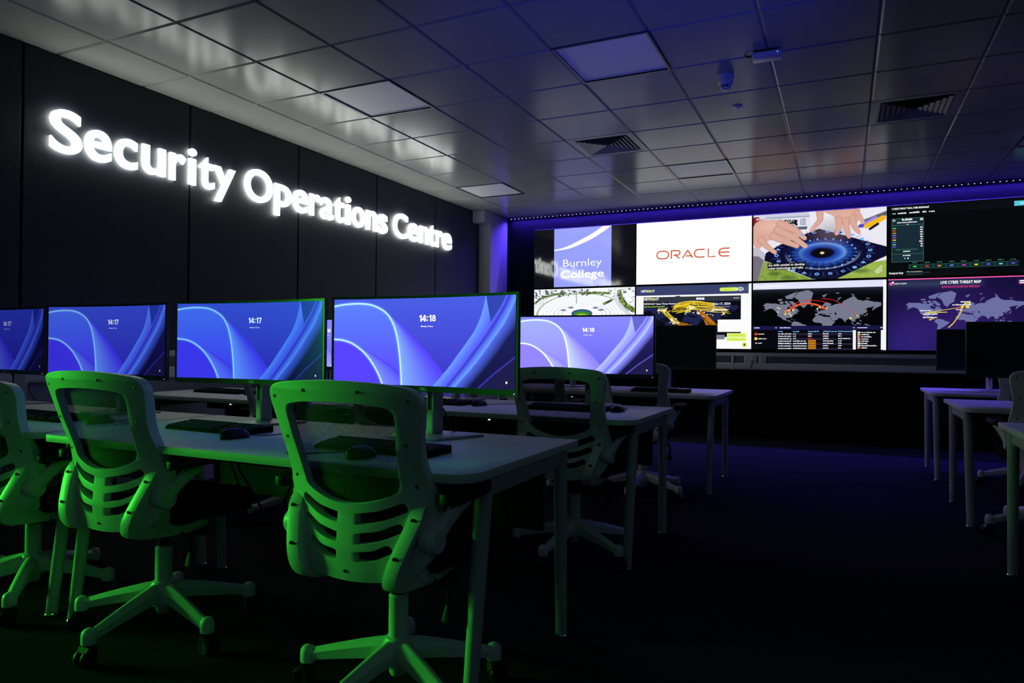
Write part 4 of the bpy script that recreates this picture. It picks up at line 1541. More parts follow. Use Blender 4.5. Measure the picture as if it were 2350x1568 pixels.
# ------------------------------------------------------------------ video wall
PW, PH = 1.4345, 0.8075
PICS = {(0, 0): (pic_college, 'upper left display showing a lilac square with white two-line lettering and a swoosh'),
        (1, 0): (pic_white, 'upper display showing a plain white picture with thin orange capital letters'),
        (2, 0): (pic_hands, 'upper display showing two hands over a dark blue round code board'),
        (3, 0): (pic_feed, 'upper right display, nearly black with a small teal list and coloured dashes'),
        (0, 1): (pic_aerial, 'lower left display showing an aerial view of a round building'),
        (1, 1): (pic_web, 'lower display showing a white web page with yellow arcs over a globe map'),
        (2, 1): (pic_map, 'lower display showing a grey world map with red arcs above a table'),
        (3, 1): (pic_threat, 'lower right display showing a lavender world map on purple with yellow lines')}
for (ci, ri), (fn, label) in PICS.items():
    x = 0.758 + PW * ci + PW / 2
    z = (1.882 if ri == 0 else 1.066)
    t = thing('video_wall_display', label, 'display', (x, 6.1, z), 0, 'displays of the video wall')
    bm = bmesh.new()
    box(bm, -PW / 2 + 0.0008, 0.0, 0.0008, PW / 2 - 0.0008, 0.085, PH - 0.0008)
    build('housing', bm, M['bezel'] if False else M['black'], t, bevel=0.003, segs=1)
    c = fn()
    me = c.mesh('screen', PW - 0.018, PH - 0.018, org=(0, -0.0012, 0.009))
    s = link('screen', me, M['wallscreen'], t)
    s.color = (1, 1, 1, 1)
# mounting rails between displays and wall
bm = bmesh.new()
for z in (1.3, 1.6, 2.1, 2.4):
    box(bm, 0.9, 6.1856, z, 6.4, VY - 0.0005, z + 0.05)
tag(build('mounting_rail', bm, M['black']), 'black steel rails holding the displays on the wall', 'wall mount')

# ------------------------------------------------------------------ things on the ceiling
LL = {(3.0, 1.2): 'switched-off square ceiling light at the top centre, nearest the smoke detector',
      (1.2, 1.2): 'square ceiling light above the word Operations on the sign wall side',
      (3.0, 4.2): 'square ceiling light close to the video wall, right of the left air vent',
      (0.6, 4.2): 'square ceiling light in the far left corner beside the pillar',
      (6.0, 4.2): 'square ceiling light cut by the right edge near the video wall'}
for x, y in LIGHTS:
    t = thing('ceiling_light', LL[(x, y)], 'ceiling light', (x + 0.3, y + 0.3, H), 0, 'recessed ceiling lights')
    bm = bmesh.new()
    for x0, y0, x1, y1 in ((-0.298, -0.298, 0.298, -0.285), (-0.298, 0.285, 0.298, 0.298), (-0.298, -0.285, -0.285, 0.285), (0.285, -0.285, 0.298, 0.285)):
        box(bm, x0, y0, -0.006, x1, y1, 0.007)
    build('frame', bm, M['frame'], t)
    bm = bmesh.new()
    box(bm, -0.2845, -0.2845, 0.003, 0.2845, 0.2845, 0.0068)
    build('diffuser', bm, M['diffuser'], t)
for (x, y), lb in zip(VENTS, ('square louvred air vent near the middle of the ceiling, left one', 'square louvred air vent on the right side of the ceiling')):
    t = thing('ceiling_vent', lb, 'air vent', (x + 0.3, y + 0.3, H), 0, 'louvred ceiling vents')
    bm = bmesh.new()
    R = [0.298, 0.262]
    for (a, za), (b, zb) in (((0.298, 0.002), (0.255, -0.003)), ((0.255, -0.003), (0.235, 0.004))):
        for k in range(4):
            c0, s0 = [(1, 1), (-1, 1), (-1, -1), (1, -1)][k], [(-1, 1), (-1, -1), (1, -1), (1, 1)][k]
            bm.faces.new([bm.verts.new(p) for p in ((c0[0] * a, c0[1] * a, za), (s0[0] * a, s0[1] * a, za), (s0[0] * b, s0[1] * b, zb), (c0[0] * b, c0[1] * b, zb))])
    build('frame', bm, M['vent'], t)
    for i, a in enumerate((0.226, 0.190, 0.154, 0.118, 0.082, 0.046)):
        bm = bmesh.new()
        b = a - 0.026
        for k in range(4):
            c0, s0 = [(1, 1), (-1, 1), (-1, -1), (1, -1)][k], [(-1, 1), (-1, -1), (1, -1), (1, 1)][k]
            P = [(c0[0] * a, c0[1] * a, -0.006), (s0[0] * a, s0[1] * a, -0.006), (s0[0] * b, s0[1] * b, 0.006), (c0[0] * b, c0[1] * b, 0.006)]
            Q = [(p[0], p[1], p[2] + 0.0012) for p in P]
            v = [bm.verts.new(p) for p in P + Q]
            for fc in ((0, 1, 2, 3), (7, 6, 5, 4), (0, 4, 5, 1), (2, 6, 7, 3)):
                bm.faces.new([v[q] for q in fc])
        build('louvre', bm, M['vent'], t)
    bm = bmesh.new()
    box(bm, -0.255, -0.255, 0.0062, 0.255, 0.255, 0.0072)
    build('duct_opening', bm, M['void'], t)

t = thing('smoke_detector', 'round smoke detector hanging under the ceiling, right of the top square light', 'smoke detector', (3.905, 2.06, H))
bm = bmesh.new()
lathe(bm, [(0.052, 0.0), (0.054, -0.012), (0.054, -0.026), (0.047, -0.030), (0.047, -0.034)], 28)
build('base', bm, M['device'], t)
bm = bmesh.new()
lathe(bm, [(0.047, -0.0345), (0.050, -0.044), (0.048, -0.058), (0.044, -0.066), (0.030, -0.068)], 28)
build('body', bm, M['device'], t)
bm = bmesh.new()
for k in range(8):
    a = math.tau * k / 8
    tube(bm, [(0.036 * math.cos(a), 0.036 * math.sin(a), -0.066), (0.030 * math.cos(a), 0.030 * math.sin(a), -0.086)], 0.004, 6)
lathe(bm, [(0.034, -0.084), (0.030, -0.092), (0.012, -0.097), (0.0, -0.098)], 24)
build('cage', bm, M['device'], t)
bm = bmesh.new()
lathe(bm, [(0.026, -0.066), (0.024, -0.084)], 20)
build('sensing_chamber', bm, M['black'], t)

t = thing('motion_sensor', 'white rounded box with a tiny light, fixed under the ceiling at the upper right', 'sensor', (4.195, 1.765, H), 0.02)
bm = bmesh.new()
box(bm, -0.085, -0.05, -0.048, 0.085, 0.05, -0.012)
build('case', bm, M['device'], t, bevel=0.011, segs=3)
bm = bmesh.new()
box(bm, -0.075, -0.04, -0.0118, 0.06, 0.04, -0.0005)
build('mounting_plate', bm, M['black'], t)
bm = bmesh.new()
lathe(bm, [(0.004, 0), (0.003, -0.0025), (0, -0.003)], 10, Matrix.Translation((0.062, -0.0498, -0.03)) @ Matrix.Rotation(math.radians(90), 4, 'X') @ Matrix.Scale(-1, 4, (0, 0, 1)))
build('status_light', bm, M['bluelamp'], t)
bm = bmesh.new()
tube(bm, cat([(-0.07, 0.0, -0.01), (-0.11, 0.0, -0.02), (-0.125, 0.005, -0.008), (-0.13, 0.01, -0.0015)], False, 4), 0.005, 8)
build('cable', bm, M['cord'], t)

t = thing('ceiling_sensor', 'small flat round sensor disc on the ceiling below the smoke detector', 'sensor', (3.895, 2.704, H))
bm = bmesh.new()
lathe(bm, [(0.040, 0.0), (0.040, -0.004), (0.034, -0.008), (0.022, -0.009)], 28)
build('rim', bm, M['device'], t)
bm = bmesh.new()
lathe(bm, [(0.021, -0.0085), (0.020, -0.014), (0.010, -0.018), (0, -0.019)], 24)
build('lens', bm, M['diffuser'], t)

# ================================================================== desks
def desk(x0, x1, y0, y1, label, power=True, group='long white desks'):
    cx, cy, L, D = (x0 + x1) / 2, (y0 + y1) / 2, x1 - x0, y1 - y0
    t = thing('desk', label, 'desk', (cx, cy, 0), 0, group)
    r = 0.085
    pts = [(L / 2, D / 2), (-L / 2, D / 2)]
    for k in range(7):
        a = math.pi + k * math.pi / 12
        pts.append((-L / 2 + r + r * math.cos(a), -D / 2 + r + r * math.sin(a)))
    for k in range(7):
        a = 1.5 * math.pi + k * math.pi / 12
        pts.append((L / 2 - r + r * math.cos(a), -D / 2 + r + r * math.sin(a)))
    bm = bmesh.new()
    prism(bm, pts, DZ - 0.026, DZ, 'z')
    build('tabletop', bm, M['desk'], t, bevel=0.002, segs=2)
    for s in (-1, 1):
        xx = s * (L / 2 - 0.058)
        for foot, top in (((xx, -D / 2 + 0.115), (xx + s * 0.006, -D / 2 + 0.195)), ((xx, D / 2 - 0.012), (xx + s * 0.004, D / 2 - 0.045))):
            bm = bmesh.new()
            tube(bm, [(foot[0], foot[1], 0.012), (top[0], top[1], DZ - 0.0262)], [0.021, 0.026], 16)
            lg = build('leg', bm, M['steel'], t, ang=40)
            bm = bmesh.new()
            lathe(bm, [(0.024, 0.0002), (0.024, 0.006), (0.020, 0.0118)], 16, Matrix.Translation((foot[0], foot[1], 0)))
            build('foot', bm, M['chrome'], lg)
        bm = bmesh.new()
        prism(bm, [(-D / 2 + 0.215, DZ - 0.0262), (D / 2 - 0.065, DZ - 0.0262), (D / 2 - 0.068, DZ - 0.095), (-D / 2 + 0.205, DZ - 0.095)], xx - 0.014, xx + 0.014, 'x')
        build('side_rail', bm, M['steel'], t, bevel=0.003)
    bm = bmesh.new()
    box(bm, -L / 2 + 0.078, D / 2 - 0.062, DZ - 0.085, L / 2 - 0.078, D / 2 - 0.034, DZ - 0.0262)
    build('back_rail', bm, M['steel'], t, bevel=0.003)
    bm = bmesh.new()
    box(bm, -L / 2 + 0.10, D / 2 - 0.095, 0.40, L / 2 - 0.10, D / 2 - 0.077, DZ - 0.0265)
    build('modesty_panel', bm, M['modesty'], t, bevel=0.002, segs=1)
    if power:
        bm = bmesh.new()
        box(bm, -0.52, -0.10, 0.625, 0.20, 0.06, 0.695)
        pm = build('power_rail', bm, M['black'], t, bevel=0.006)
        for lx in (-0.43, -0.22, 0.0, 0.12):
            bm = bmesh.new()
            box(bm, lx - 0.006, -0.108, 0.632, lx + 0.006, -0.1002, 0.688)
            build('clip', bm, M['black'], pm, bevel=0.002)
        for lx in (-0.29, -0.07):
            bm = bmesh.new()
            box(bm, lx - 0.006, -0.1035, 0.657, lx + 0.006, -0.1002, 0.662)
            build('indicator_lamp', bm, M['lamp'], pm)
        r_ = random.Random(int(cx * 100 + cy * 10))
        for k in range(4):
            xa, xb = r_.uniform(-0.5, 0.15), r_.uniform(-0.4, 0.3)
            dip = r_.uniform(0.30, 0.52)
            bm = bmesh.new()
            tube(bm, cat([(xa, 0.02, 0.63), (xa + 0.02, 0.03, 0.55), ((xa + xb) / 2, 0.06, dip), (xb, 0.10, 0.55), (xb, 0.13, 0.68)], False, 6), 0.0045, 8)
            build('cable', bm, M['cord'], pm)
    return t


XE = 3.74
desk(1.89, XE, -1.14, -0.30, 'nearest long desk, in the centre foreground, with two lit monitors')
desk(0.20, 1.87, -1.14, -0.30, 'desk at the left edge beside the sign wall, in line with the nearest desk')
desk(2.03, XE, 0.45, 1.31, 'middle-row long desk behind the nearest one, with the lilac monitor at its right end')
desk(0.20, 2.01, 0.45, 1.31, 'middle-row desk by the left wall, seen behind and under the left monitors')
desk(1.93, 3.79, 2.42, 3.33, 'far desk before the video wall with the switched-off monitor at its right end')
desk(5.27, 7.1, 3.86, 4.76, 'farthest desk on the right, its end lit violet, under the smaller dark screen', power=False)
desk(5.27, 7.1, 2.19, 3.08, 'middle desk on the right side with the large dark monitor on it', power=False)
desk(5.30, 7.1, 0.45, 1.31, 'nearest desk on the right, only its corner and leg in view', power=False)


# ================================================================== office chair
def back_y(x, z):
    yc = np.interp(z, [0.42, 0.46, 0.52, 0.61, 0.70, 0.81, 0.95, 0.99], [-0.252, -0.258, -0.262, -0.255, -0.262, -0.300, -0.337, -0.342])
    k = np.interp(z, [0.42, 0.55, 0.7, 0.95], [0.060, 0.060, 0.048, 0.034])
    return float(yc + k * (x / 0.22) ** 2)


def mirror_loop(pts):
    """right half from top centre to bottom centre -> closed loop"""
    return pts + [(-x, z) for x, z in pts[::-1] if x > 1e-4]


def make_chair(label, group):
    t = thing('office_chair', label, 'chair', (0, 0, 0), 0, group)
    W = M['white']
    # ---- back frame with the open window and six slots
    out = mirror_loop([(0, .979), (.10, .976), (.18, .969), (.222, .960), (.243, .944), (.250, .920), (.244, .880), (.234, .830), (.228, .78), (.231, .73), (.240, .68), (.248, .63), (.246, .57), (.232, .51), (.200, .462), (.145, .440), (.07, .432), (0, .430)])
    out = cat(out, True, 4)
    win = mirror_loop([(0, .921), (.10, .918), (.155, .911), (.174, .902), (.181, .885), (.178, .85), (.170, .79), (.164, .73), (.160, .695), (.148, .677), (.11, .660), (.055, .645), (0, .640)])
    win = cat(win, True, 4)
    holes = [win]
    for (zi0, zi1, xo, zo0, zo1) in ((.586, .616, .178, .622, .650), (.533, .562, .168, .568, .594), (.486, .513, .140, .510, .536)):
        for s in (-1, 1):
            xi = 0.030
            p = [(xi, zi0 + .006), (xi + .006, zi0), ((xi + xo) / 2, (zi0 + zo0) / 2 - .006), (xo - .016, zo0 - .001), (xo - .003, zo0 + .006), (xo, (zo0 + zo1) / 2), (xo - .004, zo1 - .005), (xo - .018, zo1), ((xi + xo) / 2, (zi1 + zo1) / 2 - .005), (xi + .006, zi1), (xi, zi1 - .006)]
            holes.append([(s * x, z) for x, z in cat(p, True, 3)])
    bm = flat_shape(out, holes)
    for k in range(-13, 14):
        g = bm.verts[:] + bm.edges[:] + bm.faces[:]
        bmesh.ops.bisect_plane(bm, geom=g, plane_co=(k * 0.019, 0, 0), plane_no=(1, 0, 0))
    for k in range(30):
        g = bm.verts[:] + bm.edges[:] + bm.faces[:]
        bmesh.ops.bisect_plane(bm, geom=g, plane_co=(0, 0.43 + k * 0.019, 0), plane_no=(0, 1, 0))
    bmesh.ops.remove_doubles(bm, verts=bm.verts, dist=0.0004)
    r = bmesh.ops.extrude_face_region(bm, geom=list(bm.faces))
    front = set(v for v in r['geom'] if isinstance(v, bmesh.types.BMVert))
    for v in bm.verts:
        x, z = v.co.x, v.co.y
        d = 0.0
        if v in front:
            d = 0.026 + 0.012 * min(1, max(0, (abs(x) - 0.17) / 0.06))
        v.co = (x * (1 - 0.012 * (v in front)), back_y(x, z) + d, z)
    fr = build('back_frame', bm, W, t, bevel=0.0055, segs=2, ang=38, bang=58)
    bm = bmesh.new()
    lathe(bm, [(0.0048, 0.0), (0.0048, -0.0016), (0.003, -0.002), (0, -0.002)], 10, Matrix.Rotation(math.radians(-90), 4, 'X'))
    s0 = None
    for x, z in ((-.222, .928), (.222, .928), (-.089, .950), (.089, .950), (-.199, .813), (.199, .813), (-.204, .697), (.204, .697), (0, .457)):
        if s0 is None:
            s0 = s = build('screw', bm, M['black'], fr)
        else:
            s = s0.copy()
            COL.objects.link(s)
            s.parent = fr
        s.location = (x, back_y(x, z) - 0.0004, z)
    # ---- net stretched over the front of the window
    bm = bmesh.new()
    N, K = 24, 20
    g = [[bm.verts.new((-.186 + .372 * i / N, 0, .632 + .294 * j / K)) for i in range(N + 1)] for j in range(K + 1)]
    for row in g:
        for v in row:
            v.co.y = back_y(v.co.x, v.co.z) + 0.030
    for j in range(K):
        for i in range(N):
            bm.faces.new((g[j][i], g[j][i + 1], g[j + 1][i + 1], g[j + 1][i]))
    build('back_net', bm, M['net'], t)
    # ---- hooked arm brackets
    prof = [(-.214, .640), (-.232, .612), (-.252, .565), (-.271, .515), (-.279, .475), (-.272, .442), (-.245, .418), (-.183, .404), (-.09, .393), (-.01, .389), (.045, .397), (.058, .410), (.048, .423), (.015, .430), (-.035, .432), (-.120, .440), (-.172, .448), (-.200, .460), (-.208, .477), (-.200, .497), (-.180, .515), (-.150, .532), (-.135, .552), (-.135, .580), (-.150, .610), (-.172, .632), (-.192, .645)]
    def bx(z):
        return 0.205 - 0.31 * max(0.0, 0.61 - z) - (0.012 if z < 0.44 else 0.0) * 0
    prof = cat(prof, True, 2)
    for s in (-1, 1):
        bm = bmesh.new()
        prism(bm, prof, s * -0.021, s * 0.021, 'x', fn=lambda c: Vector((c.x + s * bx(c.z), c.y, c.z)))
        br = build('arm_bracket', bm, W, t, bevel=0.006, segs=2, ang=38, bang=50)
        for y, z in ((-.2350, .608), (-.2735, .512)):
            bm = bmesh.new()
            mt = Matrix.Translation((s * bx(z), y, z)) @ Matrix.Rotation(math.radians(-62), 4, 'X')
            lathe(bm, [(0.0095, 0.0), (0.0095, -0.003), (0.0, -0.003)], 14, mt @ Matrix.Scale(-1, 4, (0, 0, 1)))
            build('bolt', bm, M['black'], br)
        # arm rest: hub, strut and pad
        bm = bmesh.new()
        lathe(bm, [(0.033, 0.0), (0.035, 0.006), (0.035, 0.018), (0.032, 0.020), (0.036, 0.022), (0.036, 0.044), (0.031, 0.050), (0, 0.050)], 26, Matrix.Translation((s * 0.2085, -.188, .552)) @ Matrix.Rotation(math.radians(90) * s, 4, 'Y'))
        tube(bm, cat([(s * .242, -.189, .552), (s * .248, -.172, .574), (s * .258, -.145, .604), (s * .272, -.115, .633), (s * .283, -.082, .651)], False, 4), [0.026 - 0.0004 * k for k in range(17)], 12, 0.62, 1.0)
        am = build('armrest', bm, W, t, ang=40)
        bm = bmesh.new()
        ov = [(math.copysign(abs(math.cos(a)) ** 0.75, math.cos(a)) * 0.042, math.copysign(abs(math.sin(a)) ** 0.85, math.sin(a)) * 0.118) for a in np.linspace(0, math.tau, 33)[:-1]]
        prism(bm, ov, -0.015, 0.013, 'z', fn=lambda c: Vector((c.x + s * .284, c.y - .094, c.z + .672 + 0.10 * c.y * 0.3)))
        build('arm_pad', bm, M['black'], am, bevel=0.009, segs=3)
    # ---- seat, mechanism
    bm = bmesh.new()
    so = cat([(0, .245), (.14, .240), (.215, .215), (.243, .15), (.245, .04), (.232, -.05), (.180, -.115), (.130, -.165), (0, -.190), (-.130, -.165), (-.180, -.115), (-.232, -.05), (-.245, .04), (-.243, .15), (-.215, .215), (-.14, .240)], True, 3)
    prism(bm, so, 0.446, 0.524, 'z', fn=lambda c: Vector((c.x, c.y, c.z - 0.25 * max(0, c.y - 0.12) ** 1.4)))
    build('seat', bm, M['fabric'], t, bevel=0.022, segs=3)
    bm = bmesh.new()
    box(bm, -.085, -.12, .388, .085, .10, .444)
    box(bm, -.205, -.105, .434, .205, -.035, .4455)
    me_ = build('tilt_mechanism', bm, M['black'], t, bevel=0.006)
    bm = bmesh.new()
    tube(bm, cat([(.08, -.03, .405), (.15, -.05, .395), (.205, -.062, .385), (.212, -.064, .365), (.208, -.060, .335)], False, 5), 0.0055, 8)
    lathe(bm, [(0.004, 0.052), (0.010, 0.040), (0.019, 0.012), (0.020, 0.004), (0.012, 0.0), (0, 0.0)], 14, Matrix.Translation((.208, -.060, .283)) @ Matrix.Scale(0.55, 4, (0, 1, 0)))
    build('lever', bm, M['black'], me_)
    bm = bmesh.new()
    lathe(bm, [(0.0, 0.0), (0.030, 0.0), (0.032, 0.008), (0.026, 0.018), (0.0, 0.018)], 18, Matrix.Translation((.165, .02, .375)))
    build('tension_knob', bm, M['black'], me_)
    # ---- column and five-legged base
    bm = bmesh.new()
    lathe(bm, [(0.022, 0.072), (0.026, 0.078), (0.030, 0.12), (0.030, 0.312), (0.026, 0.318)], 24)
    col = build('gas_column', bm, W, t)
    bm = bmesh.new()
    lathe(bm, [(0.023, 0.3182), (0.023, 0.345), (0.016, 0.346), (0.016, 0.3878)], 18)
    build('piston', bm, M['black'], col)
    bm = bmesh.new()
    lathe(bm, [(0.0305, 0.100), (0.046, 0.104), (0.050, 0.130), (0.047, 0.165), (0.038, 0.186), (0.0305, 0.190)], 26)
    build('base_hub', bm, W, t)
    leg0 = None
    for k in range(5):
        if leg0 is None:
            bm = bmesh.new()
            n = 12
            prev = None
            for i in range(n + 1):
                q = i / n
                x = 0.040 + 0.252 * q
                zt = 0.182 - 0.066 * q ** 1.15
                hh = 0.062 * (1 - q) + 0.034 * q
                hw = 0.026 * (1 - q) + 0.017 * q
                ring = [(-hw * 0.9, zt - hh), (-hw, zt - hh * 0.35), (-hw * 0.42, zt - 0.002), (0, zt + 0.001), (hw * 0.42, zt - 0.002), (hw, zt - hh * 0.35), (hw * 0.9, zt - hh)]
                ring = [bm.verts.new((x, y, z)) for y, z in ring]
                if prev:
                    for j in range(7):
                        bm.faces.new((prev[j], prev[(j + 1) % 7], ring[(j + 1) % 7], ring[j]))
                else:
                    bm.faces.new(ring[::-1])
                prev = ring
            bm.faces.new(prev)
            lathe(bm, [(0.0, 0.070), (0.021, 0.070), (0.024, 0.073), (0.0245, 0.098), (0.0225, 0.110), (0.017, 0.1185), (0.009, 0.1225), (0.0, 0.1235)], 20, Matrix.Translation((0.309, 0, 0)))
            leg0 = lg = build('base_leg', bm, W, t, ang=42)
            bm = bmesh.new()
            for s in (-1, 1):
                lathe(bm, [(0.0, s * 0.006), (0.026, s * 0.006), (0.029, s * 0.010), (0.029, s * 0.020), (0.026, s * 0.024), (0.020, s * 0.024), (0.019, s * 0.021), (0.0, s * 0.021)], 22, Matrix.Translation((0.322, 0, 0.0292)) @ Matrix.Rotation(math.radians(90), 4, 'X'))
            lathe(bm, [(0.008, 0.045), (0.008, 0.0698)], 10, Matrix.Translation((0.311, 0, 0)))
            pf = [(-.026, .045), (-.022, .060), (-.008, .068), (.008, .066), (.020, .052), (.010, .040)]
            prism(bm, [(0.318 + a, b) for a, b in pf], -0.022, 0.022, 'y')
            build('caster', bm, M['black'], lg, bevel=0.0, ang=40)
        else:
            lg = leg0.copy()
            COL.objects.link(lg)
            lg.parent = t
            cs = leg0.children[0].copy()
            COL.objects.link(cs)
            cs.parent = lg
        lg.rotation_euler = (0, 0, math.tau * k / 5)
    return t


def pose_chair(t, x, y, yaw, base, dz=0.0):
    t.location = (x, y, 0)
    t.rotation_euler = (0, 0, math.radians(yaw))
    k = 0
    for ch in t.children:
        nm = ch.name.split('.')[0]
        if nm == 'base_leg':
            ch.rotation_euler = (0, 0, math.radians(base - yaw + 72 * k))
            k += 1
        elif nm not in ('base_hub', 'gas_column') and dz:
            ch.location.z += dz
        elif nm == 'gas_column' and dz:
            for p in ch.children:
                p.scale.z = 1.0 + dz / 0.39


CH = [(3.402, -0.960, 0, 46, 0, 'green-lit office chair in front of the brightest monitor, nearest the camera'),
      (2.330, -0.932, 0, -12, 0, 'green-lit office chair left of the nearest one, before the blue 14:17 monitor'),
      (1.546, -0.941, 8.5, 28, -0.042, 'green-lit office chair cut off by the left edge of the photo'),
      (3.375, 0.665, 0, -27, 0, 'dim grey office chair in the middle row, before the lilac monitor'),
      (2.390, 0.621, 0, 20, 0, 'office chair of the middle row mostly hidden behind the nearest green-lit chair'),
      (1.600, 0.620, 0, 165, 0, 'office chair of the middle row whose back post shows behind the blue monitor stand'),
      (3.314, 2.243, 0, -22, 0, 'grey office chair at the far desk, its shoulder showing right of the lilac monitor'),
      (2.560, 2.243, 0, 10, 0, 'far-row office chair glimpsed through the netting of the middle-row chair'),
      (5.700, 2.197, 1, 48, 0, 'office chair at the right edge behind the nearest right-hand desk corner'),
      (5.930, 3.900, 0, 33, 0, 'far right office chair, one pale back post visible beside a dark monitor')]
chair0 = make_chair(CH[0][5], 'white office chairs at the desks')
for i, (x, y, yw, bs, dz, lb) in enumerate(CH):
    c = chair0 if i == 0 else copy_thing(chair0, (0, 0, 0), 0, lb)
    pose_chair(c, x, y, yw, bs, dz)


# ================================================================== monitors
MW, MH, MZ = 0.82, 0.362, 0.170       # size, height of the lower edge above the desk
RAD = 2.1


def bend(x):
    return -(np.asarray(x) ** 2) / (2 * RAD)


pic17 = ribbon_picture('14:17')
pic18 = ribbon_picture('14:18')
SW, SH = MW - 0.022, MH - 0.032
MESH = {'14:17': pic17.mesh('screen', SW, SH, bend, org=(0, -0.0010, MZ + 0.022)),
        '14:18': pic18.mesh('screen', SW, SH, bend, org=(0, -0.0010, MZ + 0.022))}
lil = ribbon_picture('14:18')
lil.a = lil.a * 1.0 + lin((112, 104, 170)) * np.clip(lil.a.max(-1, keepdims=True) * 1.5 - 0.1, 0, 1.2) + 0.45 * lil.a[..., 1:2] * np.array([1.0, 0.8, 1.0])
MESH['lilac'] = lil.mesh('screen', SW, SH, bend, org=(0, -0.0010, MZ + 0.022))
offc = Canvas(40, 4)
MESH[None] = offc.mesh('screen', SW, SH, bend, org=(0, -0.0010, MZ + 0.022))
_parts = {}


def make_monitor(label, loc, yaw, clock, tint=(1, 1, 1), group=None, dz=0.0, neck_dx=0.0):
    t = thing('monitor', label, 'monitor', (loc[0], loc[1], DZ), math.radians(yaw), group)

    def part(key, fn, m, parent, **kw):
        if key not in _parts:
            bm = bmesh.new()
            fn(bm)
            o = build(key, bm, m, parent, **kw)
            _parts[key] = o.data
            return o
        return link(key, _parts[key], None, parent)

    def housing(bm):
        N = 28
        prev = None
        for i in range(N + 1):
            x = -MW / 2 + MW * i / N
            y = float(bend(x))
            e = 1 - abs(2 * i / N - 1) ** 4
            ring = [(y, MZ), (y, MZ + MH), (y + 0.016, MZ + MH), (y + 0.018 + 0.026 * e, MZ + MH - 0.03), (y + 0.018 + 0.030 * e, MZ + 0.03), (y + 0.016, MZ)]
            ring = [bm.verts.new((x, a, b)) for a, b in ring]
            if prev:
                for j in range(6):
                    bm.faces.new((prev[j], prev[(j + 1) % 6], ring[(j + 1) % 6], ring[j]))
            else:
                bm.faces.new(ring[::-1])
            prev = ring
        bm.faces.new(prev)
    hs = part('housing', housing, M['bezel'], t, ang=30)
    s = link('screen', MESH[clock], None, t)
    if not s.data.materials:
        s.data.materials.append(M['monscreen'] if clock else M['offscreen'])
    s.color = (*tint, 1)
    # badge under the picture
    if 'badge' not in _parts:
        vv, ff = text_geo('DELL', 0.02)
        bm = bmesh.new()
        w0 = vv[:, 0].min()
        vs = [bm.verts.new(((p[0] - w0) * 0.0145 - 0.018, -0.0012, MZ + 0.006 + p[1] * 0.0145)) for p in vv]
        for f in ff:
            try:
                bm.faces.new([vs[q] for q in f])
            except ValueError:
                pass
        bmesh.ops.solidify(bm, geom=list(bm.faces), thickness=0.0006)
        o = build('badge', bm, M['badge'], hs)
        _parts['badge'] = o.data
    else:
        link('badge', _parts['badge'], None, hs)
    if clock:
        def pl(bm):
            box(bm, MW / 2 - 0.018, float(bend(MW / 2 - 0.018)) - 0.0012, MZ + 0.006, MW / 2 - 0.013, float(bend(MW / 2 - 0.018)) + 0.001, MZ + 0.010)
        part('power_light', pl, M['bluelamp'], hs)

    def neck(bm):
        prism(bm, [(-0.016, 0.045), (0.016, 0.045), (0.021, 0.070), (0.021, 0.105), (-0.021, 0.105), (-0.021, 0.070)], 0.0092, MZ + 0.22, 'z')
        box(bm, -0.06, 0.046, MZ + 0.10, 0.06, 0.0465 + 0.012, MZ + 0.24)
    nk = part('stand_neck', neck, M['silver'], t, bevel=0.003)

    def cover(bm):
        box(bm, -0.0135, 0.0405, 0.0095, 0.0135, 0.0448, 0.098)
        box(bm, -0.0135, 0.0405, 0.098, -0.0095, 0.0448, 0.19)
        box(bm, 0.0095, 0.0405, 0.098, 0.0135, 0.0448, 0.19)
        box(bm, -0.0135, 0.0405, 0.150, 0.0135, 0.0448, 0.19)
    part('cable_cover', cover, M['cover'], nk, bevel=0.001)

    def slot(bm):
        box(bm, -0.0092, 0.042, 0.0985, 0.0092, 0.0446, 0.1495)
    part('cable_slot', slot, M['black'], nk)

    def base(bm):
        prism(bm, [(-0.10, -0.085), (0.10, -0.085), (0.185, 0.135), (-0.185, 0.135)], 0.0003, 0.009, 'z')
    part('stand_base', base, M['silver'], t, bevel=0.002)

    def cable(bm):
        tube(bm, cat([(-0.004, 0.043, 0.148), (-0.006, 0.036, 0.165), (-0.024, 0.030, 0.19), (-0.03, 0.040, 0.215)], False, 5), 0.0035, 8)
        tube(bm, cat([(0.004, 0.043, 0.148), (0.006, 0.036, 0.165), (0.024, 0.030, 0.19), (0.03, 0.040, 0.215)], False, 5), 0.0035, 8)
        tube(bm, cat([(0.02, 0.108, 0.10), (0.035, 0.12, 0.05), (0.05, 0.14, 0.008), (0.08, 0.16, 0.004)], False, 5), 0.003, 8)
    part('cable', cable, M['cord'], t)
    return t


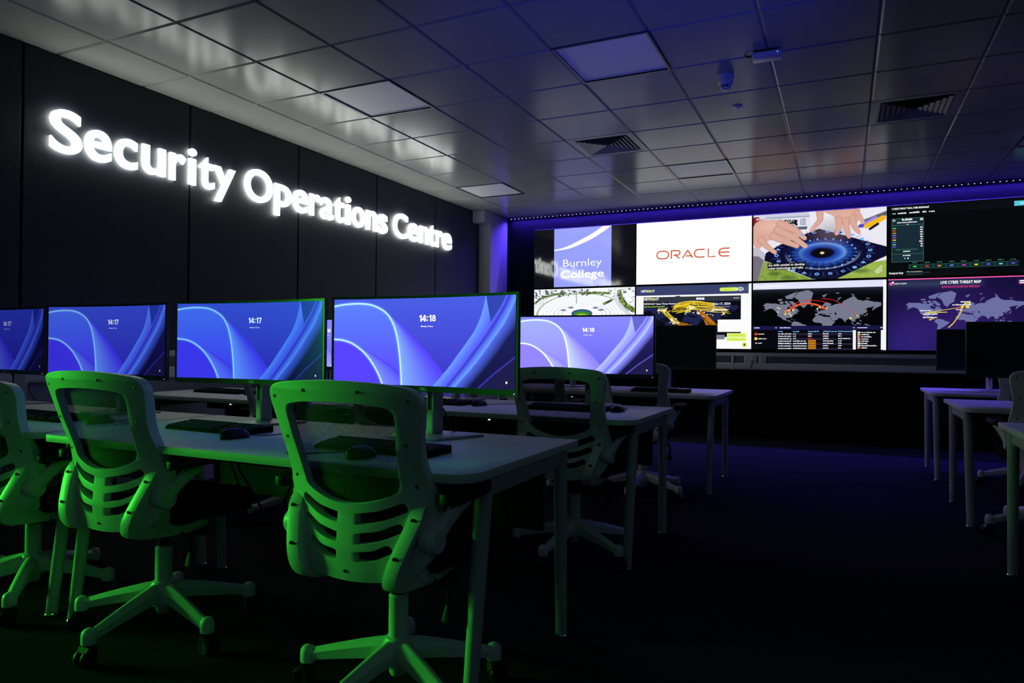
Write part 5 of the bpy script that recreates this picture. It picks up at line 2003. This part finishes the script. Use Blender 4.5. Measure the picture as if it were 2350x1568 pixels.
MON = [('bright blue ribbon-picture monitor nearest the camera, clock 14:18', (3.205, -0.520), -1.0, '14:18', (1.45, 1.28, 1.3)),
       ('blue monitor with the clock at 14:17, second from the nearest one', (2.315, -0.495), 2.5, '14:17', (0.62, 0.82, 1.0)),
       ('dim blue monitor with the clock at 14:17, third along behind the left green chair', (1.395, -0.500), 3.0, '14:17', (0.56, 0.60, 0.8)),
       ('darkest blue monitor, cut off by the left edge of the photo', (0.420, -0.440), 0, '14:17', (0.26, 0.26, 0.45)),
       ('lilac ribbon-picture monitor in the middle row, clock 14:18, before the video wall', (3.262, 1.140), 4.0, 'lilac', (1.15, 1.15, 1.2)),
       ('middle-row monitor hidden behind the nearest bright one, only its stand in view', (2.350, 1.130), 0, '14:18', (3.0, 2.0, 1.6)),
       ('middle-row monitor showing as a lilac sliver between two front monitors', (1.300, 1.170), 0, 'lilac', (1.15, 1.15, 1.2)),
       ('switched-off black monitor on the far desk, right of the lilac one', (3.295, 3.040), 0, None, (1, 1, 1)),
       ('far-row monitor hidden behind the lilac one, its stand seen through a chair net', (2.450, 3.030), 0, None, (1, 1, 1)),
       ('smaller-looking black monitor at the back right, under the purple map', (5.775, 4.480), 0, None, (1, 1, 1)),
       ('large-looking black monitor at the right edge, in front of the other dark one', (5.755, 2.670), 0, None, (1, 1, 1))]
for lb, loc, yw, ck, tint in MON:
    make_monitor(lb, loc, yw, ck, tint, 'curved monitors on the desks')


# ================================================================== keyboards and mice
def make_keyboard(label, x, y, yaw, group='black keyboards on the desks'):
    t = thing('keyboard', label, 'keyboard', (x, y, DZ), math.radians(yaw), group)
    if 'kb_body' not in _parts:
        bm = bmesh.new()
        prism(bm, [(-0.073, 0.0004), (0.073, 0.0004), (0.073, 0.024), (0.066, 0.026), (-0.070, 0.012), (-0.073, 0.008)], -0.222, 0.222, 'x')
        o = build('body', bm, M['kb'], t, bevel=0.003)
        _parts['kb_body'] = o.data
        bm = bmesh.new()
        bm2 = bmesh.new()

        def key(kx, ky, w_):
            nonlocal bm
            zt = 0.012 + (ky + 0.070) * 0.103
            b = 0.0022
            box(bm, kx - w_ / 2, ky - 0.0078, zt + 0.0002, kx + w_ / 2, ky + 0.0078, zt + 0.0055)
        for r_ in range(6):
            ky = -0.060 + 0.0192 * r_ + (0.006 if r_ == 5 else 0)
            if r_ == 0:
                for kx, w_ in ((-.206, .024), (-.181, .022), (-.157, .022), (-.085, .115), (-.014, .022), (.010, .022), (.034, .024)):
                    key(kx, ky, w_ - .003)
            else:
                for c_ in range(14):
                    key(-.210 + 0.0190 * c_, ky, .0158)
            bm, keep = bm2, bm
            for c_ in range(3):
                if r_ in (0, 3, 4, 5) or (r_ == 1 and c_ == 1):
                    key(.074 + .019 * c_, ky, .0158)
            for c_ in range(4):
                if r_ < 5:
                    key(.146 + .019 * c_, ky, .0158)
            bm = keep
        o = build('letter_keys', bm, M['key'], t, ang=30)
        _parts['kb_keys'] = o.data
        o = build('number_pad', bm2, M['key'], t, ang=30)
        _parts['kb_pad'] = o.data
    else:
        link('body', _parts['kb_body'], None, t)
        link('letter_keys', _parts['kb_keys'], None, t)
        link('number_pad', _parts['kb_pad'], None, t)
    return t


def make_mouse(label, x, y, yaw, cord, group='black computer mice on the desks'):
    t = thing('computer_mouse', label, 'mouse', (x, y, DZ), math.radians(yaw), group)
    if 'mouse' not in _parts:
        bm = bmesh.new()
        N, K = 14, 20
        rows = []
        for i in range(N + 1):
            q = i / N
            yy = -0.057 + 0.114 * q
            hw = 0.031 * math.sqrt(max(0.0, 1 - abs(2 * q - 1) ** 3.2)) * (0.96 + 0.05 * math.cos(q * 5.5))
            ht = 0.037 * max(0.0, 1 - abs((q - 0.42) / 0.60) ** 2.6) ** 0.6
            hw, ht = max(hw, 0.004), max(ht, 0.004)
            rows.append([bm.verts.new((hw * math.cos(math.pi * k / K), yy, 0.0006 + ht * max(0, math.sin(math.pi * k / K)) ** 0.8)) for k in range(K + 1)])
        for a, b in zip(rows, rows[1:]):
            for k in range(K):
                bm.faces.new((a[k], a[k + 1], b[k + 1], b[k]))
            bm.faces.new((a[K], a[0], b[0], b[K]))
        bm.faces.new(rows[0])
        bm.faces.new(rows[-1][::-1])
        o = build('shell', bm, M['mouse'], t, ang=50)
        _parts['mouse'] = o.data
        bm = bmesh.new()
        lathe(bm, [(0, -0.0035), (0.009, -0.0035), (0.011, -0.002), (0.011, 0.002), (0.009, 0.0035), (0, 0.0035)], 16, Matrix.Translation((0, 0.028, 0.0275)) @ Matrix.Rotation(math.radians(90), 4, 'Y'))
        o = build('scroll_wheel', bm, M['cord'], t)
        _parts['wheel'] = o.data
    else:
        link('shell', _parts['mouse'], None, t)
        link('scroll_wheel', _parts['wheel'], None, t)
    if cord:
        bm = bmesh.new()
        tube(bm, cat([(0, 0.055, 0.010)] + cord, False, 6), 0.0019, 6)
        build('cord', bm, M['cord'], t)
    return t


KB = [('black keyboard seen through the net of the nearest green chair', 3.268, -0.868, -2),
      ('black keyboard left of the nearest chair, before the blue 14:17 monitor', 2.385, -0.735, -2),
      ('black keyboard at the left edge, seen beside and through the left green chair', 1.380, -0.800, -2),
      ('black keyboard seen through the net of the dim middle-row chair', 3.265, 0.840, 0),
      ('black keyboard of the middle row, under the lower edge of the brightest monitor', 2.420, 0.840, -3),
      ('black keyboard on the wall-side middle-row desk, under the blue 14:17 monitor', 0.665, 0.850, -3),
      ('black keyboard on the far desk before the switched-off monitor', 3.330, 2.720, 0),
      ('keyboard on the right-hand middle desk beside the chair at the right edge', 5.900, 2.420, 0)]
for k in KB:
    make_keyboard(*k)
make_mouse('black mouse on the nearest desk, seen through the net of the nearest green chair', 3.300, -1.020, -8, [(-0.004, 0.062, 0.004), (-0.03, 0.066, 0.0025), (-0.10, 0.05, 0.0025), (-0.17, -0.03, 0.0025), (-0.20, -0.085, 0.0025), (-0.25, -0.075, 0.0025), (-0.30, 0.02, 0.0025)])
make_mouse('black mouse on the nearest desk, left of the nearest chair', 2.628, -0.880, -14, [(0.0, 0.08, 0.004), (0.02, 0.12, 0.0025), (0.03, 0.2, 0.0025)])
make_mouse('black mouse behind the net of the left green chair', 1.760, -0.800, -10, [(0.0, 0.085, 0.004), (-0.04, 0.13, 0.0025), (-0.10, 0.2, 0.0025), (-0.2, 0.3, 0.0025)])
make_mouse('black mouse of the middle row, under the right end of the brightest monitor', 2.722, 0.835, -12, [(0.0, 0.075, 0.004), (0.03, 0.13, 0.0025), (0.08, 0.2, 0.0025), (0.1, 0.3, 0.0025)])
make_mouse('black mouse on the middle-row desk, right beside the dim chair', 3.535, 0.880, -6, [(0.0, 0.085, 0.004), (0.0, 0.14, 0.0025), (-0.05, 0.22, 0.0025), (-0.09, 0.3, 0.0025)])
make_mouse('black mouse on the wall-side middle-row desk, right of its keyboard', 0.985, 0.800, -6, [(0.0, 0.085, 0.004), (0.0, 0.14, 0.0025), (0.04, 0.25, 0.0025)])
